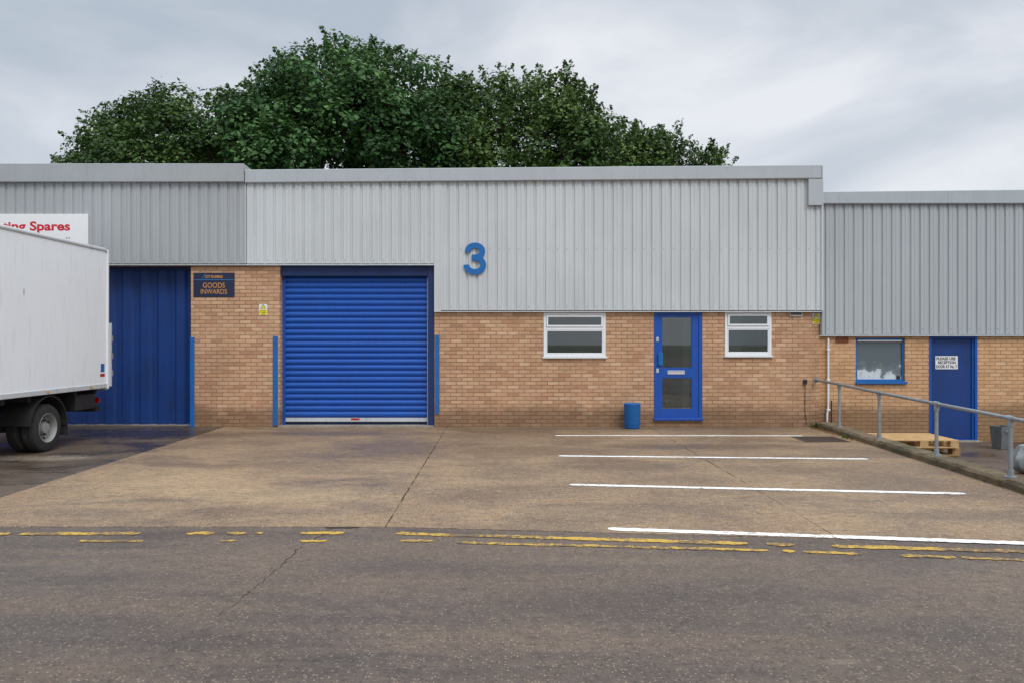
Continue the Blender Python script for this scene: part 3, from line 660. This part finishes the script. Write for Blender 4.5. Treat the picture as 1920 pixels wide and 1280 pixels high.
def guard(xa, xb, py0, py1, side, label, y=14.6):
    mb = MB(); z0, z1 = max(.0, FZ(py1)), FZ(py0)
    mb.box(xa, xb, y-.022, y-.012, z0, z1)
    if side < 0: mb.box(xa, xa+.01, y-.0115, y+.1, z0, z1)
    else: mb.box(xb-.01, xb, y-.0115, y+.1, z0, z1)
    for zz in (z0+.15, (z0+z1)/2, z1-.15): mb.tube([((xa+xb)/2, y-.0225, zz), ((xa+xb)/2, y-.03, zz)], .012, 8)
    tag(mb.build('corner_guard', M['blue_lite'], origin=((xa+xb)/2, y, z0), bevel=.002), label, 'corner guard', 'blue steel corner guards')
guard(FX(357), FX(365), 632, 803, -1, 'tall blue steel guard between the folding door and the brick pier')
guard(FX(512), FX(521), 630, 797, 1, 'blue steel guard on the left side of the roller shutter')
guard(FX(814)+.02, FX(822)+.02, 628, 775, -1, 'blue steel guard on the right side of the roller shutter')

bx, by = FX(1185.5, 14.36), 14.36
bn = empty('litter_bin', (bx, by, 0), 'bright blue round bin standing against the wall left of the door', 'bin')
mb = MB(); mb.lathe((bx, by, 0), [(.012, 0), (.012, .142), (.03, .15), (.46, .16), (.475, .166), (.485, .16), (.475, .15), (.05, .14), (.05, 0)], 40, 'z'); mb.build('bin_body', M['blue_lite'], bn, smooth=True)
mb = MB(); mb.tube([(bx+.161*math.cos(a), by+.161*math.sin(a), .1) for a in [2*math.pi*k/32 for k in range(33)]], .006, 6); mb.build('hoop', M['blue_lite'], bn, smooth=True)

dp = empty('downpipe', (RX(1551), D2, -.3), 'thin white plastic pipe on the wall between the two units', 'pipe')
xp = RX(1551); mb = MB(); mb.tube([(xp, D2-.05, RZ(634)), (xp, D2-.05, .35), (xp-.02, D2-.05, .25), (xp-.03, D2-.05, .02), (xp+.02, D2-.07, -.06), (xp+.04, D2-.12, -.1)], .021, 12); mb.build('pipe', M['white'], dp, smooth=True)
for zz in (.3, .9, 1.5):
    mb = MB(); mb.box(xp-.032, xp+.032, D2-.078, D2-.001, zz, zz+.03); mb.build('bracket', M['white'], dp, bevel=.003)
mb = MB(); mb.tube([(xp+.07, D2-.04, -.3), (xp+.07, D2-.04, .5)], .012, 8); mb.build('cable', M['black'], dp)
mb = MB(); mb.box(FX(1506), FX(1512), 14.55, 14.599, FZ(719), FZ(711)); mb.tube([(FX(1509), 14.58, FZ(718)), (FX(1509), 14.585, .3), (FX(1512), 14.585, .05)], .006, 6)
tag(mb.build('junction_box', M['black'], origin=(FX(1509), 14.6, FZ(719)), bevel=.003), 'tiny black box with a thin cable on the brick near the handrail end', 'junction box')

hr = empty('handrail', (5.95, 14.5, .1), 'galvanised tube handrail running out from the wall along the kerb', 'handrail')
def hx(y): return kx(y)+.13
posts = [13.7, 12.04, 10.25, 8.6, 6.9]
def rz(y): return np.interp(y, [6.2, 8.6, 10.2, 12.04, 13.7, 14.6], [.76, .79, .82, .85, .89, .92])
pl = [(6.0, 14.58, .925), (6.0, 14.45, .92)]+[(hx(y), y, float(rz(y))) for y in (13.7, 12.9, 12.04, 11, 10.25, 9.4, 8.6, 7.7, 6.9)]+[(hx(6.6), 6.55, .74), (hx(6.6), 6.45, .66), (hx(6.6), 6.45, .4)]
mb = MB(); mb.tube(pl, .024, 14); mb.build('rail', M['galv'], hr, smooth=True)
mb = MB(); mb.tube([(6.0, 14.598, .925), (6.0, 14.585, .925)], .055, 16); mb.tube([(6.0, 14.585, .925), (6.0, 14.54, .925)], .034, 16); mb.build('wall_flange', M['galv'], hr, smooth=True)
for y in posts:
    x = hx(y); z = float(rz(y))
    mb = MB(); mb.tube([(x, y, .11), (x, y, z-.02)], .024, 14)
    p_ = mb.build('post', M['galv'], hr, smooth=True)
    mb = MB(); mb.tube([(x, y, .105), (x, y, .118)], .062, 18); mb.tube([(x, y, .118), (x, y, .19)], .034, 14); mb.build('base_flange', M['galv'], p_, smooth=True)
    mb = MB(); mb.tube([(x, y, z-.09), (x, y, z-.018)], .034, 14); mb.tube([(x-.003, y-.055, z-.002), (x+.003, y+.055, z+.002)], .034, 14); mb.build('clamp', M['galv'], p_, smooth=True)

def pallet(cx_, cy_, z, rot, label, mat):
    e = empty('pallet', (cx_, cy_, z), label, 'pallet', 'wooden pallets stacked in the lower yard')
    def pc(name, x0, x1, y0, y1, z0, z1):
        MB().box(cx_+x0, cx_+x1, cy_+y0, cy_+y1, z+z0, z+z1).build(name, mat, e, bevel=.003)
    for yy in (-.5, -.05, .4): pc('bottom_board', -.6, .6, yy, yy+.1, 0, .022)
    for xx in (-.6, -.07, .455):
        for yy in (-.5, -.06, .36): pc('block', xx, xx+.145, yy+.002, yy+.14, .0225, .1)
    for xx in (-.6, -.07, .455): pc('stringer', xx, xx+.145, -.5, .5, .1005, .122)
    yy = -.5
    for k in range(7): pc('deck_board', -.6, .6, yy, yy+.1, .1225, .144); yy += .15
    e.rotation_euler.z = rot
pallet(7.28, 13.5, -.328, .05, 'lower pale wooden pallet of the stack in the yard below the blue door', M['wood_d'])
pallet(7.24, 13.46, -.183, -.03, 'upper pale wooden pallet of the stack in the yard below the blue door', M['wood'])

tx, ty = FX(1877, 13.9), 13.9
tb = empty('metal_tub', (tx, ty, -.33), 'battered grey metal tub standing against the brick right of the blue door', 'bin')
def taper(mb, x0, x1, y0, y1, z0, z1, t_):
    vs = [(x0+t_, y0+t_, z0), (x1-t_, y0+t_, z0), (x1-t_, y1-t_, z0), (x0+t_, y1-t_, z0), (x0, y0, z1), (x1, y0, z1), (x1, y1, z1), (x0, y1, z1)]
    k = .012; vs += [(x0+k, y0+k, z1), (x1-k, y0+k, z1), (x1-k, y1-k, z1), (x0+k, y1-k, z1), (x0+t_+k, y0+t_+k, z0+.03), (x1-t_-k, y0+t_+k, z0+.03), (x1-t_-k, y1-t_-k, z0+.03), (x0+t_+k, y1-t_-k, z0+.03)]
    mb.add(vs, [(3, 2, 1, 0), (0, 1, 5, 4), (1, 2, 6, 5), (2, 3, 7, 6), (3, 0, 4, 7), (4, 5, 9, 8), (5, 6, 10, 9), (6, 7, 11, 10), (7, 4, 8, 11), (8, 9, 13, 12), (9, 10, 14, 13), (10, 11, 15, 14), (11, 8, 12, 15), (12, 13, 14, 15)])
mb = MB(); taper(mb, tx-.13, tx+.13, ty-.13, ty+.13, -.328, .1, .03); mb.build('tub_body', M['galv_d'], tb, bevel=.004)
mb = MB(); mb.tube([(tx-.06, ty-.12, .03), (tx-.06, ty-.16, .02), (tx+.06, ty-.16, .02), (tx+.06, ty-.12, .03)], .008, 6); mb.build('handle', M['galv'], tb)
tb.rotation_euler.z = .25
sx, sy = 7.9, 11.3
mb = MB(); vs = []; fs = []; nu, nv = 22, 14
for i in range(nv+1):
    for j in range(nu):
        th = math.pi*i/nv; ph = 2*math.pi*j/nu; r = 1+.13*math.sin(3*ph+2*th)+.08*math.sin(7*ph-3*th)+random.uniform(-.04, .04)
        vs.append((sx+.24*r*math.sin(th)**.7*math.cos(ph), sy+.2*r*math.sin(th)**.7*math.sin(ph), -.14+.19*math.cos(th)*(1.35 if i < 3 else 1)))
for i in range(nv):
    for j in range(nu): fs.append((i*nu+j, (i+1)*nu+j, (i+1)*nu+(j+1) % nu, i*nu+(j+1) % nu))
mb.add(vs, fs); tag(mb.build('sack', M['sack'], origin=(sx, sy, -.33), smooth=True), 'pale grey sack on the lower yard behind the nearest rail post', 'sack')

# ------------------------------------------------------------------ truck
tk = empty('box_truck', (-8.12, 10.6, 0), 'white box truck parked with its rear towards the blue folding door', 'truck')
X1 = -7.05; X0 = -9.2; Yr = 12.9; Yf = 8.5; Zb, Zt = .88, 3.3
mb = MB(); mb.box(X0+.02, X1-.012, Yf, Yr-.03, Zb+.06, Zt-.04)
cb = mb.build('cargo_box', M['truck_white'], tk, bevel=.01)
for xx in (X1-.03, X0+.04):
    mb = MB(); mb.tube([(xx, Yf, Zt-.04), (xx, Yr-.06, Zt-.04), (xx, Yr-.015, Zt-.07)], .038, 10); mb.build('roof_rail', M['alu'], cb, smooth=True)
mb = MB(); mb.box(X1-.03, X1+.002, Yf, Yr-.02, Zb, Zb+.075); mb.box(X0, X0+.03, Yf, Yr-.02, Zb, Zb+.075); mb.build('lower_rail', M['alu'], cb, bevel=.006)
mb = MB(); mb.box(X1-.08, X1+.008, Yr-.028, Yr+.03, Zb-.02, Zt-.03); mb.box(X0, X0+.09, Yr-.028, Yr+.03, Zb-.02, Zt-.03); mb.box(X0+.09, X1-.08, Yr-.028, Yr+.03, Zt-.16, Zt-.03); mb.box(X0+.09, X1-.08, Yr-.028, Yr+.03, Zb-.02, Zb+.08); mb.build('rear_frame', M['truck_white'], cb, bevel=.01)
mb = MB(); mb.box(X0+.09, X1-.08, Yr-.02, Yr+.005, Zb+.08, Zt-.16)
for k in range(7): mb.box(X0+.1, X1-.09, Yr+.005, Yr+.01, Zb+.1+k*.3, Zb+.37+k*.3)
mb.build('rear_door', M['alu'], cb)
mb = MB(); mb.box(X1-.02, X1+.03, Yr+.031, Yr+.08, Zb+.02, 2.0); mb.build('tail_lift_post', M['alu'], tk, bevel=.004)
for k in range(3):
    mb = MB(); mb.box(X1+.0, X1+.04, Yr+.081, Yr+.1, Zb+.2+k*.3, Zb+.3+k*.3); mb.build('hinge', M['galv'], tk)
mb = MB(); mb.box(X0+.1, X1-.1, Yr+.11, Yr+.17, Zb-.05, Zb+1.0); mb.build('tail_lift_platform', M['alu'], tk, bevel=.01)
mb = MB(); mb.box(X1+.0305, X1+.034, Yr+.045, Yr+.065, 1.3, 1.5); mb.build('reflector', M['orange'], tk)
mb = MB(); mb.box(X1-.011, X1-.0085, Yr-.2, Yr-.09, 1.16, 1.30); mb.build('sticker', M['blue_lite'], tk)
mb = MB(); mb.box(X1-.011, X1-.0085, Yr-.22, Yr-.08, 1.08, 1.13); mb.build('sticker', M['lamp_red'], tk)
mb = MB(); mb.box(X1-.011, X1-.0065, 10.68, 10.71, 2.36, 2.44); mb.build('side_marker', M['alu'], tk)
for k in range(4):
    yy = 8.9+k*1.15; mb = MB(); mb.box(X1+.0025, X1+.008, yy, yy+.07, Zb+.02, Zb+.05); mb.build('marker_lamp', M['orange'], tk)
mb = MB()
for xx in (-8.55, -7.75): mb.box(xx-.04, xx+.04, 6.6, Yr-.05, .6, .78)
for k in range(8): mb.box(X0+.1, X1-.1, Yf+.1+k*.58, Yf+.18+k*.58, .785, .878)
mb.box(-8.6, -7.7, 11.22, 11.42, .3, .5); mb.tube([(X0+.3, 11.32, .37), (X1-.3, 11.32, .37)], .07, 12)
mb.box(X0+.15, X1-.12, Yr-.16, Yr-.06, .48, .6); mb.box(X1-.35, X1-.28, Yr-.15, Yr-.08, .6, .78)
mb.box(-9.0, -8.65, 9.2, 10.2, .45, .78)
mb.build('chassis', M['chassis'], tk, bevel=.006)
mb = MB(); mb.box(X1-.4, X1-.12, Yr-.06, Yr-.03, .62, .72); mb.build('tail_lamp', M['lamp_red'], tk)
mb = MB(); mb.box(X1-.3, X1-.06, 12.05, 12.62, .55, .8); mb.build('locker', M['black'], tk, bevel=.01)
def wheel(x, y, r, dual, sgn, parent):
    w = .2
    prof = [(-w/2, r*.60), (-w/2-.004, r*.8), (-w/2+.015, r*.95), (-w/2+.045, r), (-.03, r), (-.028, r-.012), (-.018, r-.012), (-.016, r), (.016, r), (.018, r-.012), (.028, r-.012), (.03, r), (w/2-.045, r), (w/2-.015, r*.95), (w/2+.004, r*.8), (w/2, r*.60)]
    mb = MB(); mb.lathe((x, y, r), prof, 44, 'x'); ty_ = mb.build('wheel', M['rubber'], parent, smooth=True)
    s = sgn
    rp = [(s*w*.48, r*.62), (s*w*.52, r*.6), (s*w*.44, r*.57), (s*w*.0, r*.54), (s*(-.02), r*.42), (s*(-.03), r*.30), (s*.02, r*.25), (s*.07, r*.22), (s*.075, 0)] if dual else [(s*w*.48, r*.62), (s*w*.52, r*.6), (s*w*.4, r*.57), (s*w*.3, r*.5), (s*w*.45, r*.4), (s*w*.5, r*.2), (s*w*.5, 0)]
    mb = MB(); mb.lathe((x, y, r), rp, 40, 'x'); mb.build('rim', M['rim'], ty_, smooth=True)
    mb = MB()
    for k in range(6):
        a = k*math.pi/3; c_ = (x, y+r*.34*math.cos(a), r+r*.34*math.sin(a)); mb.tube([(x+s*(-.02 if dual else .09), c_[1], c_[2]), (x+s*(.03 if dual else .125), c_[1], c_[2])], .014, 6)
    mb.build('wheel_nuts', M['iron'], ty_)
    mb = MB()
    for k in range(8):
        a = (k+.5)*math.pi/4; cy_, cz_ = y+r*.49*math.cos(a), r+r*.49*math.sin(a); mb.tube([(x+s*(-.03 if dual else .05), cy_, cz_), (x+s*(.0 if dual else .098), cy_, cz_)], .02, 10)
    mb.build('rim_holes', M['black'], ty_)
wheel(-7.2, 11.32, .365, True, 1, tk); wheel(-7.43, 11.32, .365, True, 1, tk)
wheel(-9.05, 11.32, .365, True, -1, tk); wheel(-8.82, 11.32, .365, True, -1, tk)
wheel(-7.2, 7.35, .365, False, 1, tk); wheel(-9.05, 7.35, .365, False, -1, tk)
for xa, xb in ((-7.55, -7.08), (-9.17, -8.7)):
    arc = [(11.32+.46*math.cos(a), .40+.46*math.sin(a)) for a in [math.radians(t_) for t_ in range(-5, 186, 12)]]
    arc2 = [(11.32+.44*math.cos(a), .40+.44*math.sin(a)) for a in [math.radians(t_) for t_ in range(-5, 186, 12)]]
    mb = MB(); vs = []; fs = []
    for p0, p1 in zip(arc, arc2): vs += [(xa, p0[0], p0[1]), (xb, p0[0], p0[1]), (xb, p1[0], p1[1]), (xa, p1[0], p1[1])]
    for i in range(len(arc)-1):
        for k in range(4): fs.append((4*i+k, 4*i+(k+1) % 4, 4*i+4+(k+1) % 4, 4*i+4+k))
    fs += [(0, 1, 2, 3), tuple(len(vs)-4+k for k in range(4))]
    mb.add(vs, fs); mb.build('mudguard', M['black'], tk)
    mb = MB(); mb.box(xa, xb, 11.78, 11.79, .2, .5); mb.build('mud_flap', M['rubber'], tk)
mb = MB(); cabp = [(8.3, .55), (8.3, 2.25), (8.15, 2.35), (7.3, 2.38), (6.95, 2.25), (6.42, 1.45), (6.3, 1.2), (6.28, .45), (6.9, .42), (6.95, .6), (7.1, .76), (7.35, .82), (7.6, .76), (7.75, .6), (7.8, .45)]
mb.prism(cabp, -9.1, -7.12, 'x'); cab = mb.build('cab', M['truck_white'], tk, bevel=.03)
mb = MB(); mb.quad((-8.98, 6.93, 2.19), (-8.98, 6.43, 1.49), (-7.24, 6.43, 1.49), (-7.24, 6.93, 2.19)); mb.v = [(a, b-.02, c+.01) for a, b, c in mb.v]; mb.build('windscreen', M['glass_t'], cab)
for xx in (-7.112, -9.108):
    mb = MB(); mb.prism([(7.05, 2.15), (7.75, 2.2), (7.75, 1.45), (6.65, 1.45)], xx-.004, xx+.004, 'x'); mb.build('side_window', M['glass_t'], cab)
    mb = MB(); mb.box(xx-.012, xx+.012, 7.6, 7.74, 1.25, 1.29); mb.build('door_handle', M['black'], cab)
mb = MB(); mb.box(-9.08, -7.14, 6.2, 6.3, .35, .62); mb.build('bumper', M['black'], cab, bevel=.02)
mb = MB(); mb.box(-8.6, -7.6, 6.255, 6.275, .8, 1.05); mb.build('grille', M['black'], cab, bevel=.01)
for xa in (-9.02, -7.46):
    mb = MB(); mb.box(xa, xa+.26, 6.245, 6.275, .72, .9); mb.build('headlight', M['lamp_clear'], cab, bevel=.015)
for xx, s in ((-7.12, 1), (-9.1, -1)):
    mb = MB(); mb.box(xx+s*.12-.08, xx+s*.12+.08, 6.7, 6.76, 1.5, 1.95); mb.tube([(xx, 6.8, 1.9), (xx+s*.12, 6.75, 1.9)], .012, 6); mb.build('wing_mirror', M['black'], cab, bevel=.01)

# ------------------------------------------------------------------ trees behind the units
TD = 27.5
ENVP = [(104, 330), (116, 280), (128, 242), (150, 212), (185, 196), (215, 170), (250, 162), (290, 140), (350, 142), (440, 150), (478, 150), (490, 112), (515, 80), (560, 76), (600, 50), (650, 50), (700, 70), (730, 78), (765, 60), (808, 82), (835, 116), (860, 138), (900, 138), (935, 128), (975, 124), (1010, 128), (1050, 112), (1085, 136), (1105, 160), (1120, 188), (1150, 188), (1185, 212), (1210, 242), (1245, 234), (1290, 262), (1325, 276), (1360, 292), (1376, 330)]
ex = [FX(a, TD) for a, b in ENVP]; ez = [FZ(b, TD) for a, b in ENVP]
def leaves_mesh(P_, N_, L_, W_, name, mat, parent):
    n = len(P_); N_ = N_/np.linalg.norm(N_, axis=1, keepdims=True)
    T = np.cross(N_, np.random.normal(size=(n, 3))); T /= np.linalg.norm(T, axis=1, keepdims=True); Bt = np.cross(N_, T)
    L_ = L_[:, None]; W_ = W_[:, None]
    V = np.stack([P_-T*L_*.5, P_+Bt*W_*.5-T*L_*.08+N_*L_*.06, P_+T*L_*.5-N_*L_*.05, P_-Bt*W_*.5-T*L_*.08+N_*L_*.06], 1).reshape(-1, 3)
    V = V-np.array(OR[parent.name] if parent else (0, 0, 0))
    me = bpy.data.meshes.new(name); me.vertices.add(4*n); me.vertices.foreach_set('co', V.ravel())
    me.loops.add(4*n); me.loops.foreach_set('vertex_index', np.arange(4*n)); me.polygons.add(n)
    me.polygons.foreach_set('loop_start', np.arange(n)*4); me.polygons.foreach_set('loop_total', np.full(n, 4))
    me.materials.append(mat); me.update(calc_edges=True); me.validate()
    o = bpy.data.objects.new(name, me); C.objects.link(o)
    if parent: o.parent = parent; OR[o.name] = OR[parent.name]
    return o
def tree(pc, prx, yc, ry, ncl, mat, label, style, leaf=.17, dens=300, zlow=6.0, rr=(.5, 1.0), shoots=160, edge=6):
    xc, rx = FX(pc, TD), prx*TD/F
    e = empty('tree', (xc, yc, -.5), label, 'tree', 'trees rising behind the units')
    Ps, Ns, Ls = [], [], []; cen = []; tries = 0
    wide = 1.25 if style == 'layer' else 1.0
    while len(cen) < ncl and tries < 20000:
        tries += 1
        u, v = np.random.uniform(-1, 1, 2)
        if u*u+v*v > 1.15: continue
        x = xc+rx*u; y = yc+ry*v; r = random.uniform(*rr); k_ = TD/y
        ev = min(np.interp((x-r*wide*.65)*k_, ex, ez, left=0, right=0), np.interp((x+r*wide*.65)*k_, ex, ez, left=0, right=0))*.5+.5*np.interp(x*k_, ex, ez, left=0, right=0)
        ev = H+(ev-H)/k_
        top = zlow+(ev-zlow)*math.sqrt(max(0.1, 1-max(0, v)**2*.6-min(0, v)**2*.8))*max(.05, (1-min(1, abs(u))**edge))**.5
        if top-r*.8 < zlow: continue
        z = zlow+(top-r*.78-zlow)*random.random()**.42
        cen.append((x, y, z, r))
    for (x, y, z, r) in cen:
        n = int(dens*r*r)
        d = np.random.normal(size=(n, 3)); d /= np.linalg.norm(d, axis=1, keepdims=True)
        d = d[d[:, 2] > np.random.uniform(-.9, -.1)]; n = len(d)
        rad = r*(.55+.45*np.random.rand(n)**.5)*(1+.22*np.sin(5*d[:, 0]+x*3)*np.sin(4*d[:, 1]+z*2))
        fl = .62 if style == 'layer' else .85
        p_ = np.stack([x+d[:, 0]*rad*wide, y+d[:, 1]*rad, z+d[:, 2]*rad*fl], 1)
        Ps.append(p_); Ns.append(d*.8+np.array([0, -.05, .7])+np.random.normal(size=(n, 3))*.4); Ls.append(leaf*np.random.uniform(.6, 1.25, n))
    tw = MB()
    for k in range(shoots):
        x, y, z, r = random.choice(cen)
        if style == 'layer': dv = Vector((random.choice((-1, -1, 1))*random.uniform(.5, 1), random.uniform(-.7, .2), random.uniform(-.1, .6)))
        elif style == 'loose': dv = Vector((random.uniform(-.6, .8), random.uniform(-.6, .3), random.uniform(.4, 1)))
        else: dv = Vector((random.uniform(-.9, .9), random.uniform(-.8, .2), random.uniform(.1, 1)))
        dv.normalize(); L = random.uniform(.25, .5)*(1.3 if style == 'loose' else 1); c0 = Vector((x, y, z))+dv*r*.7; c1 = c0+dv*L+Vector((0, 0, .05))
        tw.tube([c0-dv*.4, c1], [.014, .004], 4, cap=False)
        m = int(34*L/.5); tt = np.random.rand(m, 1); p_ = np.array(c0)*(1-tt)+np.array(c1)*tt+np.random.normal(size=(m, 3))*.09*(1.25-tt)
        Ps.append(p_); Ns.append(np.random.normal(size=(m, 3))*.6+np.array([0, -.3, .8])); Ls.append(leaf*np.random.uniform(.5, 1.05, m))
    P_ = np.concatenate(Ps); N_ = np.concatenate(Ns); L_ = np.concatenate(Ls)
    leaves_mesh(P_, N_, L_, L_*np.random.uniform(.6, .9, len(L_)), 'crown', mat, e)
    tw.tube([(xc, yc, -.5), (xc+.05, yc, 1.5), (xc-.05, yc, 3.5), (xc+.1, yc, 5.5), (xc, yc, 7.5)], [.42, .32, .27, .22, .12], 12)
    for (x, y, z, r) in random.sample(cen, min(34, len(cen))):
        s_ = random.uniform(3.5, 6.8); m1 = (xc+(x-xc)*.4, yc+(y-yc)*.4, s_+(z-s_)*.55); tw.tube([(xc, yc, s_), m1, (xc+(x-xc)*.75, yc+(y-yc)*.72, s_+(z-s_)*.85), (x, y, z)], [.11, .075, .045, .02], 6)
    tw.build('trunk', M['bark'], e, smooth=False)
tree(310, 215, 27.6, 3.0, 215, M['leafA'], 'dark spreading tree with layered branches, leftmost behind the roofs', 'layer', .15, 460, rr=(.4, .85), shoots=240, edge=14)
tree(590, 140, 26.8, 2.8, 160, M['leafB'], 'tallest dense green tree above the roller shutter', 'dense', .19, 370, rr=(.5, .95), shoots=150, edge=12)
tree(765, 130, 27.6, 2.8, 150, M['leafB'], 'dense rounded tree just right of the tallest one, reaching almost as high', 'dense', .18, 370, rr=(.5, .95), shoots=150, edge=12)
tree(960, 170, 28.2, 2.8, 190, M['leafC'], 'looser olive green tree with upright shoots above the number on the cladding', 'loose', .17, 360, rr=(.4, .8), shoots=240, edge=14)
tree(1130, 120, 27.8, 2.2, 115, M['leafC'], 'small open tree between the olive one and the lowest tree', 'loose', .16, 360, rr=(.35, .7), shoots=130, edge=12)
tree(1262, 125, 28.2, 1.8, 95, M['leafA'], 'lowest rightmost tree whose thin shoots just clear the roofline', 'loose', .15, 360, zlow=6.6, rr=(.3, .55), shoots=130, edge=14)

n = 260
y_ = 14.5-np.abs(np.random.normal(size=n))*.9; x_ = np.array([kx(v) for v in y_])-np.abs(np.random.normal(size=n))*.06-.02
P_ = np.stack([x_, y_, np.full(n, .012)], 1); N_ = np.random.normal(size=(n, 3))*.25+np.array([0, 0, 1])
o = leaves_mesh(P_, N_, np.random.uniform(.02, .05, n), np.random.uniform(.015, .03, n), 'leaf_litter', M['litter'], None); tag(o, 'brown dead leaves gathered along the foot of the kerb', 'leaves', kind='stuff')
def weeds(x, y, z, n, h, label):
    mb = MB()
    for k in range(n):
        a = random.uniform(0, 6.28); l = random.uniform(.4, 1)*h; bx_, by_ = x+random.uniform(-.12, .12), y+random.uniform(-.03, .03)
        dx, dy = math.cos(a)*l*.5, math.sin(a)*l*.3-.02; w = .006
        mb.add([(bx_-w, by_, z), (bx_+w, by_, z), (bx_+dx*.5+w, by_+dy*.5, z+l*.7), (bx_+dx*.5-w, by_+dy*.5, z+l*.7), (bx_+dx, by_+dy, z+l)], [(0, 1, 2, 3), (3, 2, 4)])
    tag(mb.build('weed_tuft', M['weed'], origin=(x, y, z)), label, 'weeds')
weeds(5.95, 14.5, .0, 40, .12, 'small green weeds growing where the kerb meets the wall')
weeds(kx(12.9)-.03, 12.9, 0, 26, .07, 'low weeds at the foot of the kerb beside the drain cover')

# ------------------------------------------------------------------ sky, sun, camera
w = bpy.data.worlds.new('World'); bpy.context.scene.world = w; w.use_nodes = True; nt = w.node_tree
for q in list(nt.nodes): nt.nodes.remove(q)
out = nt.nodes.new('ShaderNodeOutputWorld'); bg = nt.nodes.new('ShaderNodeBackground'); nt.links.new(bg.outputs[0], out.inputs[0])
sky = nt.nodes.new('ShaderNodeTexSky'); sky.sky_type = 'NISHITA'; sky.sun_disc = False; sky.sun_elevation = math.radians(50); sky.sun_rotation = math.radians(155)
sc = nt.nodes.new('ShaderNodeVectorMath'); sc.operation = 'SCALE'; nt.links.new(sky.outputs[0], sc.inputs[0]); sc.inputs['Scale'].default_value = .1
tc = nt.nodes.new('ShaderNodeTexCoord'); mp = nt.nodes.new('ShaderNodeMapping'); mp.inputs['Scale'].default_value = (1, 1, 1.9); nt.links.new(tc.outputs['Generated'], mp.inputs[0]); mp.inputs['Location'].default_value = (.35, .2, .1)
no = nt.nodes.new('ShaderNodeTexNoise'); no.inputs['Scale'].default_value = 2.7; no.inputs['Detail'].default_value = 7; no.inputs['Roughness'].default_value = .5; no.inputs['Distortion'].default_value = .35; nt.links.new(mp.outputs[0], no.inputs['Vector'])
sp = nt.nodes.new('ShaderNodeSeparateXYZ'); nt.links.new(tc.outputs['Generated'], sp.inputs[0])
ma = nt.nodes.new('ShaderNodeMath'); ma.operation = 'MULTIPLY_ADD'; nt.links.new(sp.outputs[0], ma.inputs[0]); ma.inputs[1].default_value = .14; nt.links.new(no.outputs[0], ma.inputs[2])
rp = nt.nodes.new('ShaderNodeValToRGB'); nt.links.new(ma.outputs[0], rp.inputs[0]); e = rp.color_ramp.elements
e[0].position = .36; e[0].color = lin(184, 195, 208); e[1].position = .66; e[1].color = lin(236, 239, 245); e.new(.5).color = lin(206, 213, 223)
mr = nt.nodes.new('ShaderNodeMapRange'); nt.links.new(sp.outputs[2], mr.inputs[0]); mr.inputs[1].default_value = .42; mr.inputs[2].default_value = .95; mr.inputs[3].default_value = 1.0; mr.inputs[4].default_value = 2.9
s2 = nt.nodes.new('ShaderNodeVectorMath'); s2.operation = 'SCALE'; nt.links.new(rp.outputs[0], s2.inputs[0]); nt.links.new(mr.outputs[0], s2.inputs['Scale'])
mx = nt.nodes.new('ShaderNodeMix'); mx.data_type = 'RGBA'; mx.inputs[0].default_value = .95; nt.links.new(sc.outputs[0], mx.inputs[6]); nt.links.new(s2.outputs[0], mx.inputs[7])
nt.links.new(mx.outputs[2], bg.inputs[0]); bg.inputs[1].default_value = 1.0
sl = bpy.data.lights.new('sun', 'SUN'); sl.energy = 1.4; sl.angle = math.radians(25); sl.color = (1, .97, .93)
so = bpy.data.objects.new('sun', sl); C.objects.link(so); so.rotation_euler = (math.radians(40), 0, math.radians(25)); so.location = (0, 0, 20)
cd = bpy.data.cameras.new('camera'); cd.lens = 26; cd.sensor_width = 36; cd.clip_end = 2000; cd.clip_start = .05
co = bpy.data.objects.new('camera', cd); C.objects.link(co); co.location = (0, 0, H); co.rotation_euler = (math.radians(90), 0, 0)
bpy.context.scene.camera = co
vs_ = bpy.context.scene.view_settings; vs_.view_transform = 'Standard'; vs_.look = 'None'; vs_.exposure = 0
